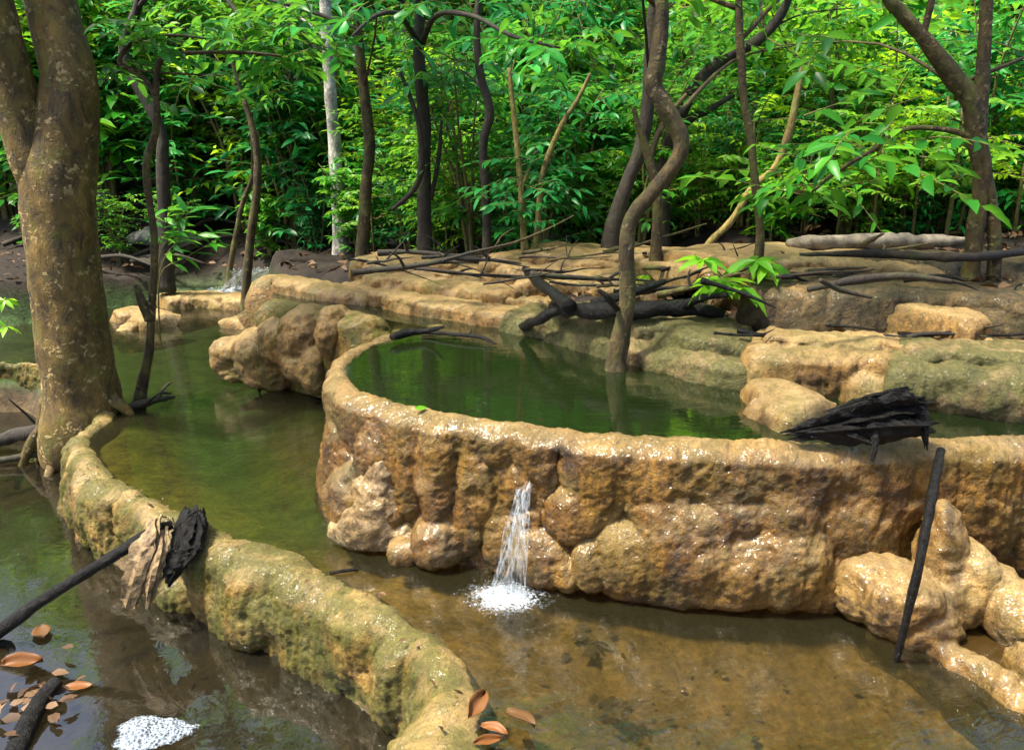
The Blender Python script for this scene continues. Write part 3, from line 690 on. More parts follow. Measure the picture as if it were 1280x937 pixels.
def shrub_geom(h, nst, ntw, L, spread=.45, Wr=.42, low=.15, nl=(6, 11), tl=(.25, .6)):
    stm, lf = MB(), MB()
    for k in range(nst):
        a = U(0, 6.28); out = U(.2, 1) * spread * h * .6
        hh = h * U(.7, 1.05)
        pts = [np.array([U(-.05, .05), U(-.05, .05), -.1]), np.array([math.cos(a) * out * .2, math.sin(a) * out * .2, hh * .35]), np.array([math.cos(a) * out * .55 + U(-.1, .1), math.sin(a) * out * .55 + U(-.1, .1), hh * .7]), np.array([math.cos(a) * out * 1.1, math.sin(a) * out * 1.1, hh])]
        path = spline(pts, 4); tube(stm, path, np.linspace(.008 + .007 * h, .004, len(path)), 5, .1)
        for j in range(ntw):
            t = U(low, 1.0) ** .8; q = path[min(int(t * (len(path) - 1)), len(path) - 1)]
            b = U(0, 6.28); twig(stm, lf, q, (math.cos(b), math.sin(b), U(-.1, .6)), U(*tl) * (1.2 - .4 * t) * (.6 + .25 * h), random.randint(*nl), L, Wr=Wr)
    return stm, lf

def pinnate_geom(h, nfr, L=.06):
    stm, lf = MB(), MB()
    tube(stm, [(0, 0, -.1), (0.02, 0.01, h * .5), (0.0, .03, h)], [.014, .011, .006], 5)
    for j in range(nfr):
        b = U(0, 6.28); z = h * U(.35, 1.0); p = np.array([0, 0, z]); d = np.array([math.cos(b), math.sin(b), U(.1, .7)]); ln = U(.35, .65)
        pts = [p + d * ln * s + np.array([0, 0, -.35 * ln * s * s]) for s in (0, .33, .66, 1)]
        tube(stm, pts, [.004, .0035, .003, .0015], 3)
        rl = np.array([d[0] * U(.2, .9) + U(-.5, .5), d[1] * U(.2, .9) + U(-.5, .5), .8])
        n = 14; s = np.linspace(.2, 1, n); arr = np.array(pts); ps = np.stack([np.interp(s * 3, range(4), arr[:, k]) for k in range(3)], 1)
        sd = np.cross(d, [0, 0, 1]); sd /= np.linalg.norm(sd)
        for sg in (1, -1):
            leaves(lf, ps, d * .35 + sd * sg + np.array([0, 0, -.25]) + rng.normal(0, .2, (n, 3)), L * rng.uniform(.8, 1.2, n) * np.interp(s, [.2, .5, 1], [.8, 1.1, .6]), .42, .3, .1, upv=rl)
    return stm, lf

def proto(name, label, cat, geo, leafmat, group):
    root = thing(name, label, cat, (0, 0, 0), group)
    part('stems', geo[0], M['twig'], root); part('leaves', geo[1], M[leafmat], root)
    return root

def copy_thing(root, loc, rz, sc, label=None):
    r = root.copy(); COL.objects.link(r); r.location = [float(v) for v in loc]; r.rotation_euler = (0, 0, rz); r.scale = (sc, sc, sc)
    if label: r['label'] = label
    for ch in root.children:
        c = ch.copy(); COL.objects.link(c); c.parent = r
    return r

# ------------------------------------------------------------------ named trees
def crown(root, pts_dirs, mat, n, L, spread=.6, stm=None, name='crown'):
    """leafy twigs round the given limb points"""
    lf = MB(); sm = MB()
    for k in range(n):
        p = np.array(random.choice(pts_dirs), dtype=float) + rng.normal(0, .08, 3)
        b = U(0, 6.28); twig(sm, lf, p, (math.cos(b), math.sin(b), U(-.3, .5)), U(.4, 1.0) * spread, random.randint(6, 11), L)
    part('twigs', sm, M['twig'], root)
    return part(name, lf, M[mat], root)

def pxscale(px, py, Y): return Y / ray(px, py)[1] / FPX

def px_path(pts, Y, base=None):
    out = []
    for i, q in enumerate(pts):
        dy = q[2] if len(q) > 2 else 0.0
        out.append(Q(q[0], q[1], Y + dy))
    return out

def upward(path, h, n=3, wob=.25):
    """continue a stem above the frame"""
    d = path[-1] - path[-2]; d /= np.linalg.norm(d); out = []
    p = path[-1]
    for k in range(n):
        d = d + np.array([U(-wob, wob), U(-wob, wob), .35]); d /= np.linalg.norm(d); p = p + d * h / n; out.append(p)
    return out

def limbs(stm, path, n, ln, r, lo=.45):
    ends = []
    m = len(path)
    for k in range(n):
        q = path[int(U(lo, .98) * (m - 1))]; b = U(0, 6.28)
        e1 = q + np.array([math.cos(b), math.sin(b), U(.3, .8)]) * ln * .5; e2 = e1 + np.array([math.cos(b + U(-.5, .5)), math.sin(b + U(-.5, .5)), U(.0, .5)]) * ln * .6
        tube(stm, spline([q, e1, e2], 4), np.linspace(r, r * .25, 9), 6, .1); ends += [e1, e2, (e1 + e2) / 2]
    return ends

# 1. big mottled tree on the left
Y1 = P(100, 572, ZB)[1]; s1 = Y1 / FPX
tr = thing('big_tree', 'big thick tree with mottled lichen bark and forked trunk at the left edge', 'tree', P(105, 575, ZB) + np.array([0, 0, -.25]))
mb = MB(); base = P(110, 590, ZB - .3)
pts = [base, Q(103, 560, Y1), Q(102, 490, Y1), Q(90, 400, Y1), Q(76, 300, Y1), Q(76, 215, Y1 + .02), Q(88, 120, Y1 + .05), Q(68, 20, Y1 + .1), Q(46, -80, Y1 + .15)]
pts += upward(pts, 2.6, 3, .12)
pth = stem(mb, pts, 0, 0, 28, 9, .10, 5, radii=np.array([60, 51, 45, 42, 41, 39, 32, 28, 27, 24, 20, 14]) * s1)
part('trunk', mb, M['bark_big'], tr)
mb2 = MB(); pts2 = [Q(62, 270, Y1), Q(44, 205, Y1 - .03), Q(20, 125, Y1 - .06), Q(-1, 45, Y1 - .1), Q(-28, -60, Y1 - .14)]; pts2 += upward(pts2, 2.2, 3, .2)
pth2 = stem(mb2, pts2, 0, 0, 22, 8, .10, 5, radii=np.array([18, 26, 24, 24, 23, 20, 16, 10]) * s1)
en = limbs(mb2, pth2, 4, 1.4, .05, .88) + limbs(mb2, pth, 6, 1.6, .06, .88)
part('limb', mb2, M['bark_big'], tr)
mb3 = MB()
for x0, y0, x1, y1, zz in [(135, 500, 165, 520, -.02), (62, 530, 30, 575, -.3), (80, 560, 60, 600, -.36), (130, 540, 150, 575, -.2), (60, 500, 50, 560, -.25)]:
    a = Q(x0, y0, Y1 - .05); b = P(x1, y1, zz); stem(mb3, [a, (a + b) / 2 + np.array([0, 0, .03]), b, b + (b - a) * .4 + np.array([0, 0, -.1])], .05, .02, 8, 4, .25, 14)
part('roots', mb3, M['bark_big'], tr)
crown(tr, en, 'leaf_mid', 90, .16, 1.0)

# 2.. smaller stems: (name, label, bark, leafmat, Y or (px,py,z) base, [paths], radii px, up, leaves)
def tree(name, label, bark, leafmat, base, paths, up=1.5, tw=30, L=.12, rough=.15, low=None, spread=.6, nl=4, far=None):
    b = P(*base)
    if far: b = Q(base[0], base[1], far); b[2] = gz(b[0], b[1])
    Y = b[1]; s = Y / FPX
    root = thing(name, label, 'tree', b + np.array([0, 0, -.12]))
    mb = MB(); ends = []
    for i, (pts, rad) in enumerate(paths):
        pp = px_path(pts, Y)
        if i == 0: pp = [b + np.array([0, 0, -.12])] + pp
        sc = [pxscale(q[0], q[1], Y + (q[2] if len(q) > 2 else 0)) for q in pts]
        if i == 0: sc = [sc[0]] + sc
        rr = [.86 * r * c_ for r, c_ in zip(np.interp(np.linspace(0, 1, len(pp)), np.linspace(0, 1, len(rad)), rad), sc)]
        if i == 0: rr[0] *= 1.6; rr[1] *= 1.1
        if pts[-1][1] <= 2 and up:
            ex = upward(pp, up, 3); pp = pp + ex; rr = rr + [rr[-1] * .35]
        rr = np.array(rr)
        path = stem(mb, pp, 0, 0, 12 if rr.max() > .03 else 8, 7, rough, 12, radii=rr)
        if pts[-1][1] <= 2 and up: ends += limbs(mb, path, nl, up * .7, max(.012, rr[-1]))
        elif rr.max() < .02: ends += list(path[len(path) // 3:])
    part('trunk', mb, M[bark], root)
    if low: ends += px_path(low, Y)
    if tw and ends: crown(root, ends, leafmat, tw, L, spread)
    return root

tree('sapling', 'slim crooked sapling with a broken stub rising beside the big mottled tree', 'bark_olive', 'leaf_mid', (168, 500, 0.0),
     [([(176, 490), (186, 440), (190, 380), (193, 300), (184, 230), (184, 200), (195, 160), (195, 118)], [9, 8, 6.5, 5.5, 5, 5, 6, 5.5, 4]),
      ([(188, 400), (178, 378), (170, 356)], [8, 7, 4]), ([(195, 120), (196, 95), (205, 72), (250, 66), (310, 66), (350, 70)], [5, 4.5, 4, 3, 2.5, 1.5]),
      ([(195, 120), (180, 98), (150, 78), (165, 55), (205, 44), (270, 50)], [4.5, 4, 3.5, 3, 2, 1.2]), ([(150, 78), (170, 88), (220, 92), (280, 95)], [3, 2, 1.6, 1])],
     up=0, tw=26, L=.11, spread=.35)
tree('overhanging_tree', 'thin dark tree behind the crooked sapling, its big leaves hanging in from above', 'bark_dark', 'leaf_mid', (206, 350, .3),
     [([(206, 280), (203, 200), (200, 160), (155, 70), (172, 10), (180, -30)], [9, 8.5, 8, 7, 6, 5, 5]), ([(172, 10), (210, -25, -.6), (270, -20, -1.3), (340, 0, -1.9), (410, 22, -2.3), (455, 40, -2.5)], [4, 4, 4, 3.5, 3, 1.5]), ([(270, -20, -1.3), (300, 20, -1.6), (330, 50, -1.8), (345, 70, -1.9)], [3, 2.5, 2, 1])], up=1.6, tw=60, L=.15, spread=.6, low=[(300, 5, -1.6), (330, 20, -1.8), (370, 10, -2.1), (410, 22, -2.3), (440, 30, -2.4), (330, 45, -1.8), (345, 65, -1.9)])
tree('slender_tree', 'slender olive stem standing in the green water left of the pale boulder', 'bark_olive', 'leaf_mid', (306, 398, 0.0),
     [([(307, 370), (313, 300), (322, 225), (318, 170), (300, 110), (285, 60)], [6, 6, 6, 6, 5, 3, 2])], up=0, tw=22, L=.12, spread=.5)
tree('slender_tree', 'thin olive stem just behind the slender one, leaning right in the water', 'bark_olive', 'leaf_mid', (284, 368, 0.05),
     [([(285, 355), (292, 310), (303, 255), (316, 215), (312, 150), (300, 110)], [4, 4, 4, 3.5, 3, 2, 1.5])], up=0, tw=14, L=.11, spread=.5)
tree('pale_tree', 'tall straight pale grey white trunk seen through the leaves left of centre', 'bark_pale', 'leaf_mid', (425, 290, 1.1),
     [([(424, 260), (418, 180), (412, 100), (408, 30), (404, -30)], [9, 9, 8.5, 8.5, 8, 8])], up=2.5, tw=60, L=.15, spread=1.0, far=8.6)
tree('pale_tree', 'blotched pale trunk farther left among the leaves, half hidden', 'bark_pale', 'leaf_mid', (372, 270, 1.3),
     [([(371, 200), (367, 120), (365, 60), (366, -20)], [7, 7.5, 8, 8, 8])], up=2.5, tw=60, L=.15, spread=1.0, far=10.2)
tree('young_tree', 'straight brown young tree between the pale trunk and the black trunk', 'bark_olive', 'leaf_blue', (453, 318, .86),
     [([(454, 300), (458, 230), (462, 180), (456, 120), (448, 50), (446, -10)], [8, 8, 8, 8, 6.5, 6, 6])], up=1.6, tw=40, L=.12, spread=.7)
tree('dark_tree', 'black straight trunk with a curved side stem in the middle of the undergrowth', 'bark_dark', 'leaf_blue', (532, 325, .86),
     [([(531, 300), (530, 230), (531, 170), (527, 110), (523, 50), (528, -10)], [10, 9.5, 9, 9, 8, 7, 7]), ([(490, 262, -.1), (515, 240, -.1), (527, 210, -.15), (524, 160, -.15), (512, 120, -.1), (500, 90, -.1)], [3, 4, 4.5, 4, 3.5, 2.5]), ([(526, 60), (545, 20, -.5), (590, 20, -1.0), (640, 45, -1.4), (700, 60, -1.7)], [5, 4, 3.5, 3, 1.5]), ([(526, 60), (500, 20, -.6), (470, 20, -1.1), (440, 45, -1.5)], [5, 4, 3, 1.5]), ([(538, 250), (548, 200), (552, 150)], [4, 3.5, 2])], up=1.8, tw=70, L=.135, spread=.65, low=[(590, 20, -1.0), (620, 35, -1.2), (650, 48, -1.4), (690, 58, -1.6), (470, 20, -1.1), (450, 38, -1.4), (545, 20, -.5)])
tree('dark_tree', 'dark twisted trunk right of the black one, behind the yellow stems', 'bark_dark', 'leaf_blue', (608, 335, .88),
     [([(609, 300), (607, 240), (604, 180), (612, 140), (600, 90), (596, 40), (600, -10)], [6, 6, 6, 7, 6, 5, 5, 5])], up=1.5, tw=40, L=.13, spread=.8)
tree('twin_stem_tree', 'pair of thin yellowish stems forming a V in front of the tan ledge', 'bark_yellow', 'leaf_blue', (660, 345, .85),
     [([(656, 330), (653, 260), (648, 200), (643, 150), (636, 85)], [5, 5, 4.5, 4.5, 4, 3]), ([(664, 340), (672, 280), (678, 220), (700, 160), (722, 125), (738, 92)], [5, 4.5, 4.5, 4, 3.5, 2.5]), ([(660, 320), (650, 250), (662, 210)], [4, 3.5, 2])], up=0, tw=30, L=.10, spread=.45)
tree('dark_tree', 'broad dark trunk leaning behind the s curved tree', 'bark_dark', 'leaf_mid', (762, 318, 1.0),
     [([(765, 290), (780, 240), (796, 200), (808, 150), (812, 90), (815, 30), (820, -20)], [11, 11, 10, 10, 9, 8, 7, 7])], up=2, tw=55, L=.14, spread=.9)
tree('s_curved_tree', 'strongly s curved olive trunk rising out of the upper pool right of centre', 'bark_olive', 'leaf_mid', (772, 462, ZC),
     [([(770, 455), (776, 420), (784, 370), (783, 310), (790, 272), (820, 235), (846, 200), (850, 172), (832, 135), (817, 108), (822, 75), (826, 30), (824, -20)], [14, 13.5, 12.5, 11.5, 11, 11.5, 11.5, 12.5, 13, 12.5, 12, 10.5, 10, 10])], up=1.6, tw=40, L=.13, spread=.8)
tree('forked_sapling', 'yellow brown forked sapling directly behind the s curved trunk', 'bark_olive', 'leaf_mid', (818, 345, .95),
     [([(820, 310), (822, 250), (815, 215), (806, 180), (797, 155), (792, 135)], [8, 8, 7, 7, 6, 4.5, 3]), ([(812, 200), (822, 170), (840, 140), (858, 118)], [5, 4.5, 4, 3])], up=0, tw=18, L=.11, spread=.5)
tree('leaning_dark_tree', 'dark limb leaning up to the right above the upper pool', 'bark_dark', 'leaf_mid', (826, 300, 1.05),
     [([(828, 250), (832, 190), (848, 150), (872, 105), (905, 72), (945, 52), (975, 20), (990, -20)], [10, 10, 10, 9, 9, 8, 7, 6, 5]), ([(836, 185), (862, 150), (885, 138), (915, 120)], [6, 6, 5, 3])], up=1.4, tw=45, L=.13, spread=.8)
tree('thin_stem_tree', 'thin knotted upright stem behind the bright leafy seedling', 'bark_olive', 'leaf_mid', (945, 395, .85),
     [([(946, 350), (950, 290), (943, 220), (938, 170), (930, 125), (927, 80), (924, 30), (926, -20)], [7, 6.5, 6, 5.5, 5.5, 6, 5, 4, 4])], up=1.2, tw=24, L=.11, spread=.6)
tree('pale_stem_tree', 'crooked pale brown stem leaning right between the thin stem and the forked tree', 'bark_yellow', 'leaf_mid', (870, 318, 1.0),
     [([(885, 306), (915, 275), (940, 235), (968, 210), (985, 170), (998, 110), (1002, 80)], [4, 5, 5, 5, 5, 6, 4.5, 3]), ([(968, 212), (1000, 240), (1060, 205), (1110, 175)], [3, 3, 2.5, 1.5])], up=0, tw=34, L=.12, spread=.6)
fr = tree('forked_tree', 'forked tree with two bowed feet standing on the right hand ledge', 'bark_olive', 'leaf_mid', (1214, 352, 1.06),
     [([(1214, 335), (1222, 270), (1228, 220), (1222, 175), (1215, 130), (1190, 95), (1160, 55), (1125, 15), (1105, -15)], [11, 11, 11, 13, 14, 14, 9.5, 9, 8.5, 8]),
      ([(1241, 358), (1243, 320), (1241, 270), (1232, 225), (1224, 180)], [9, 9, 9, 10, 10]), ([(1222, 170), (1226, 120), (1230, 60), (1233, -15)], [11, 10, 8.5, 8]),
      ([(1154, 45), (1160, 20), (1168, -15)], [5, 5, 4.5]), ([(1212, 170), (1180, 162), (1130, 162), (1090, 188), (1050, 212), (1015, 240)], [5, 4, 3.5, 3.2, 3, 2])], up=1.8, tw=45, L=.14, spread=.8)

# ------------------------------------------------------------------ undergrowth shrubs and far trees (copies sharing meshes)
GRP = 'leafy shrubs filling the forest behind the pools'
LAB = 'leafy green shrub of the forest undergrowth behind the pools'
protos = []
for i in range(5):
    protos.append(proto('leafy_shrub', LAB, 'shrub', shrub_geom(U(1.9, 2.6), 5, [26, 22, 20, 22, 24][i], [.10, .15, .17, .125, .12][i], .55, [.46, .38, .5, .34, .44][i]), ['leaf_mid', 'leaf_blue', 'leaf_mid', 'leaf_blue', 'leaf_lime'][i], GRP))
pins = [proto('feathery_shrub', 'feathery bright green seedling with rows of small leaflets on the forest floor', 'shrub', pinnate_geom(U(.7, 1.0), 16), 'leaf_lime', 'feathery seedlings on the right of the forest floor') for _ in range(2)]
TGRP = 'understorey trees whose crowns close the background'
tprotos = []
for i in range(3):
    root = thing('understorey_tree', 'thin dark trunked tree with a hanging leafy crown deep in the forest', 'tree', (0, 0, 0), TGRP)
    sm = MB(); h = U(5.5, 7.0)
    pts = [np.array([0, 0, -.2]), np.array([U(-.15, .15), U(-.15, .15), h * .3]), np.array([U(-.3, .3), U(-.3, .3), h * .65]), np.array([U(-.5, .5), U(-.5, .5), h])]
    path = stem(sm, pts, .085, .03, 10, 6, .15, 6); part_tr = MB(); ends = limbs(sm, path, 14, 1.7, .03)
    part('trunk', sm, M['bark_dark'], root); crown(root, ends, ['leaf_mid', 'leaf_lime', 'leaf_mid'][i], 190, .16, 1.0)
    tprotos.append(root)
usedp = set()
def place(pr, x, y, rz, sc, label=None):
    z = gz(x, y) - .03
    if id(pr) not in usedp:
        usedp.add(id(pr)); pr.location = (x, y, z); pr.rotation_euler = (0, 0, rz); pr.scale = (sc, sc, sc)
        if label: pr['label'] = label
    else: copy_thing(pr, (x, y, z), rz, sc, label)
rows = [(6.4, 9, .6, .95), (7.2, 12, .85, 1.1), (8.2, 13, .9, 1.25), (9.3, 15, 1.0, 1.5), (10.5, 17, 1.2, 1.7), (12.0, 18, 1.3, 1.9), (14.0, 18, 1.6, 2.2)]
for y0, n, s0, s1_ in rows:
    for k in range(n):
        x = (k + U(.1, .9)) / n * 2 - 1; x *= y0 * .80; y = y0 + U(-.45, .45)
        px = 640 + FPX * x / (y * cp)                       # keep the left cascade open
        if y < 9.7 and px < 480: continue
        w = [3, 2.4, 3, 2.4, 1.0] if px < 800 else [3, 1, 3, 1, 2.6]
        place(random.choices(protos, w)[0], x, y, U(0, 6.28), U(s0, s1_))
for px, y, sc in [(60, 10.0, 1.3), (150, 10.2, 1.2), (230, 10.1, 1.1), (310, 10.3, 1.3), (390, 9.9, 1.1), (450, 9.7, 1.0), (190, 10.9, 1.6), (100, 11, 1.6), (270, 11.2, 1.6), (350, 11.2, 1.6), (20, 10.6, 1.5), (-60, 10.2, 1.4), (500, 8.6, .8), (565, 7.8, .65), (640, 7.2, .6), (700, 7.0, .6), (740, 7.5, .7), (850, 6.9, .6), (890, 7.3, .75), (580, 8.6, .9), (690, 8.3, .9), (960, 7.0, .7), (1010, 7.2, .8), (1290, 6.2, .7), (1100, 7.6, .9), (870, 6.3, .42), (920, 6.4, .5), (1000, 6.2, .45), (1050, 6.5, .5), (1120, 6.1, .45), (1165, 6.4, .5), (1260, 6.0, .45), (800, 6.5, .45), (690, 6.6, .42), (590, 7.3, .5), (1080, 5.9, .35), (960, 5.9, .36), (150, 9.5, .5), (215, 9.6, .45), (60, 9.4, .5), (400, 9.3, .5), (340, 9.6, .45), (450, 8.4, .55), (510, 8.0, .5), (545, 7.6, .45), (620, 7.6, .55), (660, 7.9, .6), (720, 7.6, .55), (770, 7.2, .5), (800, 7.8, .6), (840, 7.4, .5), (640, 6.7, .35), (900, 6.8, .5), (985, 6.7, .5), (1190, 6.9, .55), (1230, 6.5, .5), (740, 6.5, .36), (550, 8.3, .6), (480, 9.0, .6)]:
    place(random.choices(protos, [3, 2, 2, 3, 2])[0], (px - 640) / FPX * y, y, U(0, 6.28), sc)
for px, y in [(1060, 6.6), (1110, 6.2), (1150, 6.9), (1190, 6.0), (1245, 6.4), (1280, 5.9), (1020, 6.9), (1090, 7.4), (1230, 7.2), (1170, 7.6), (900, 6.6), (860, 7.0), (960, 7.2), (1040, 5.8), (1085, 5.7), (1135, 5.8), (1175, 5.5), (1260, 5.6), (1210, 6.7), (1000, 6.3), (1120, 7.0), (1290, 6.5), (930, 6.1), (820, 6.6), (1065, 6.1), (1150, 6.3), (720, 6.9), (560, 7.4), (470, 8.0)]:
    place(random.choice(pins), (px - 640) / FPX * y, y, U(0, 6.28), U(.9, 1.4))
for x, y in [(-7.8, 12), (-4.2, 12.6), (-1.6, 11.8), (1.2, 12.2), (3.8, 11.6), (6.5, 12), (-9, 15.5), (-5.5, 16), (-2, 16.5), (2, 16), (5.5, 16), (9, 15), (6.8, 8.6), (0, 14)]:
    place(random.choice(tprotos), x, y, U(0, 6.28), U(.9, 1.3))

# distant forest mass closing the view
lf = MB()
pp = []; 
for k in range(26000):
    y = U(17, 30); x = U(-1, 1) * (y * .9 + 2); pp.append((x, y, 0))
pp = np.array(pp); pp[:, 2] = ground_h(pp[:, :2])[0] + rng.uniform(0.0, 7.5, len(pp)) ** 1.0
leaves(lf, pp, rng.normal(0, 1, (len(pp), 3)) + np.array([0, -.3, -.3]), rng.uniform(.22, .42, len(pp)))
far = part('distant_foliage', lf, M['leaf_mid']); far['kind'] = 'stuff'; far['label'] = 'distant mass of forest leaves closing the view behind the trees'

# leaf litter on the forest floor
lf = MB(); pts = []
for k in range(9000):
    y = U(3.3, 12); x = U(-.85, .85) * y
    if x < -.2 * y and random.random() < .7: continue
    pts.append((x, y))
pts = np.array(pts); h, sA, sB, sC = ground_h(pts); ok = (np.maximum(np.maximum(sA, sB), sC) < -.12); pts = pts[ok]; h = h[ok]
leaves(lf, np.column_stack([pts, h + .035]), np.column_stack([rng.normal(0, 1, (len(pts), 2)), rng.normal(0, .15, len(pts))]), rng.uniform(.05, .12, len(pts)), .5, .2, .25)
lit = part('leaf_litter', lf, M['leaf_litter']); lit['kind'] = 'stuff'; lit['label'] = 'brown fallen leaves scattered over the forest floor'

# ------------------------------------------------------------------ dead wood
def splint(mb, pts, w, th, jag=.03, sides=16, twist=.3, n=7, groove=.35):
    """a split length of wood: flat grooved section, torn ends"""
    path = spline(pts, n); m = len(path); ref = np.array([.2, .9, .3]); mult = [1 + U(-groove, groove) * 1.25 for _ in range(sides)]; jit = [U(-1, 1) for _ in range(sides)]; V = []; F = []
    for i in range(m):
        t_ = path[min(i + 1, m - 1)] - path[max(i - 1, 0)]; t_ /= np.linalg.norm(t_) + 1e-9
        a = np.cross(t_, ref); a /= np.linalg.norm(a); b = np.cross(t_, a); f = i / (m - 1)
        ww = np.interp(f, np.linspace(0, 1, len(w)), w); hh = np.interp(f, np.linspace(0, 1, len(th)), th); tw = twist * f
        for k in range(sides):
            an = 2 * math.pi * k / sides; ca_, sa_ = math.cos(an), math.sin(an)
            q = path[i]; e = mult[k] * (1 + .45 * noise.noise(Vector((k * 3.1, f * 13, w[0] * 100))))
            x, y = ca_ * ww * e, sa_ * hh * e; x, y = x * math.cos(tw) - y * math.sin(tw), x * math.sin(tw) + y * math.cos(tw)
            V.append(q + a * x + b * y + t_ * (jit[k] * jag * (1 if i in (0, m - 1) else .55 if i in (1, m - 2) else 0)))
    for i in range(m - 1):
        for k in range(sides): F.append((i * sides + k, i * sides + (k + 1) % sides, (i + 1) * sides + (k + 1) % sides, (i + 1) * sides + k))
    for i in (0, m - 1):
        V.append(np.mean(V[i * sides:(i + 1) * sides], 0) - (path[min(i + 1, m - 1)] - path[max(i - 1, 0)]) * .2 * (1 if i else -1)); c_ = len(V) - 1
        for k in range(sides):
            q = (c_, i * sides + k, i * sides + (k + 1) % sides); F.append(q if i else q[::-1])
    mb.add(V, F)
def log(name, label, mat, paths, cat='branch', rough=.2, sides=10, group=None):
    mb = MB()
    for pts, rad in paths:
        stem(mb, pts, 0, 0, sides, 6, rough, 14, radii=np.array(rad))
    o0 = np.mean(np.array(mb.V), 0)
    o = part(name, mb, M[mat], None, True, o0); tag(o, label, cat, group); return o

log('charred_log', 'big black charred log with forked limbs on the far bank behind the s curved tree', 'char',
    [([P(690, 385, .86), P(740, 388, .90), P(800, 388, .92), P(850, 384, .93), P(905, 392, .9)], [.03, .042, .048, .042, .022]),
     ([P(712, 384, .92), P(690, 365, .96), P(672, 352, .98), P(655, 336, 1.0)], [.045, .03, .028, .018]), ([P(850, 384, .93), P(880, 372, 1.0), P(915, 368, 1.03)], [.03, .02, .01]), ([P(770, 386, .97), P(760, 372, 1.04), P(748, 362, 1.08)], [.02, .014, .006]),
     ([P(705, 385, .88), P(680, 396, .82), P(660, 405, .74), P(640, 413, .66)], [.035, .028, .026, .022]),
     ([P(740, 380, .93), P(790, 366, 1.0), P(830, 352, 1.04)], [.03, .025, .015])], 'log', .4, 12)
mb = MB()
splint(mb, [Q(988, 540, 2.57), Q(1025, 533, 2.55), Q(1075, 521, 2.54), Q(1120, 510, 2.54), Q(1146, 508, 2.55)], [.008, .035, .060, .066, .045], [.008, .024, .036, .040, .030], .05, 22, .5)
splint(mb, [Q(1000, 543, 2.54), Q(1060, 540, 2.52), Q(1110, 534, 2.51), Q(1158, 532, 2.52)], [.012, .036, .046, .034], [.010, .026, .034, .022], .05, 16, .3)
splint(mb, [Q(1040, 515, 2.62), Q(1080, 503, 2.62), Q(1128, 488, 2.62)], [.010, .022, .014], [.008, .014, .009], .04, 12)
splint(mb, [Q(1120, 505, 2.54), Q(1146, 512, 2.52), Q(1156, 535, 2.50), Q(1157, 556, 2.485)], [.026, .024, .014, .005], [.015, .014, .010, .004], .02, 12)
splint(mb, [Q(1088, 530, 2.51), Q(1094, 550, 2.475), Q(1090, 578, 2.462)], [.018, .012, .005], [.010, .008, .004], .01, 10)
splint(mb, [Q(1040, 536, 2.53), Q(1068, 546, 2.49), Q(1096, 556, 2.475)], [.012, .014, .006], [.008, .009, .004], .01, 10)
tag(part('driftwood', mb, M['char'], None, False, np.mean(np.array(mb.V), 0)), 'wet black chunk of driftwood wedged on the rim of the main wall', 'driftwood')
log('leaning_stick', 'thin straight black stick leaning on the wet wall, its tip in the pool', 'char',
    [([Q(1176, 562, 2.42), Q(1163, 630, 2.24), Q(1145, 722, 2.13), P(1118, 834, -.03)], [.014, .016, .015, .010])], 'stick', .25, 8)
st1 = thing('charred_branch', 'charred black pole resting on the front dam at the left edge', 'branch', P(0, 795, -.3))
mb = MB(); stem(mb, [P(-60, 830, -.36), P(0, 788, -.25), P(60, 745, -.12), P(130, 702, 0.0), P(185, 668, .08), P(215, 655, .10)], 0, 0, 12, 6, .15, 14, radii=np.array([.03, .03, .024, .024, .026, .02])); part('pole', mb, M['char'], st1)
mb = MB(); stem(mb, [P(-20, 810, -.3), P(10, 805, -.32), P(20, 830, -.36)], .022, .01, 8, 4, .3, 20); part('stub', mb, M['char'], st1)
sw = thing('wood_stump', 'split piece of brown and charred driftwood standing on the front dam', 'driftwood', P(210, 700, -.1))
mb = MB(); f_ = np.array([-.03, -.07, 0])
splint(mb, [P(180, 742, -.18) + f_, P(190, 708, -.05) + f_, P(203, 668, .07) + f_, P(212, 640, .13) + f_], [.034, .046, .050, .040], [.016, .022, .022, .012], .04)
splint(mb, [P(205, 735, -.15) + f_, P(212, 705, -.04) + f_, P(222, 668, .06) + f_, P(226, 645, .10) + f_], [.02, .03, .032, .02], [.014, .020, .018, .010], .05)
part('split_wood', mb, M['driftwood'], sw, smooth=False)
mb = MB(); f_ = np.array([.02, -.01, 0])
splint(mb, [P(205, 715, -.06) + f_, P(218, 690, .0) + f_, P(226, 660, .06) + f_, P(232, 636, .11) + f_], [.03, .05, .05, .035], [.02, .03, .03, .018], .05)
splint(mb, [P(226, 700, -.02) + f_, P(238, 676, .03) + f_, P(246, 655, .07) + f_, P(248, 640, .09) + f_], [.02, .04, .04, .02], [.015, .025, .025, .012], .05)
for k in range(14): q_ = P(225 + U(-25, 30), 655 + U(-15, 40), U(.02, .08)); stem(mb, [q_, q_ + np.array([U(-.05, .06), U(-.06, .02), U(-.02, .04)]), q_ + np.array([U(-.09, .11), U(-.10, .02), U(-.06, .05)])], .004, .0015, 5, 3, .3)
part('charred_side', mb, M['char'], sw, smooth=False)
log('short_log', 'short grey black log lying among leaves at the bottom left corner', 'char', [([P(15, 950, -.33), P(35, 905, -.31), P(55, 870, -.29), P(72, 850, -.27)], [.035, .035, .03, .026])], 'log', .15)
log('dead_root', 'knotted dark dead root at the foot of the big mottled tree', 'bark_dark', [([P(-30, 560, -.28), P(15, 545, -.22), P(50, 538, -.18), P(72, 522, -.15)], [.04, .045, .05, .04]), ([P(-30, 580, -.3), P(20, 572, -.28), P(75, 562, -.26)], [.02, .025, .02]), ([P(45, 530, -.16), P(30, 515, -.06), P(10, 498, .06)], [.012, .008, .004]), ([P(62, 560, -.3), P(72, 548, -.2), P(80, 530, -.1)], [.015, .015, .012])], 'root', .3)
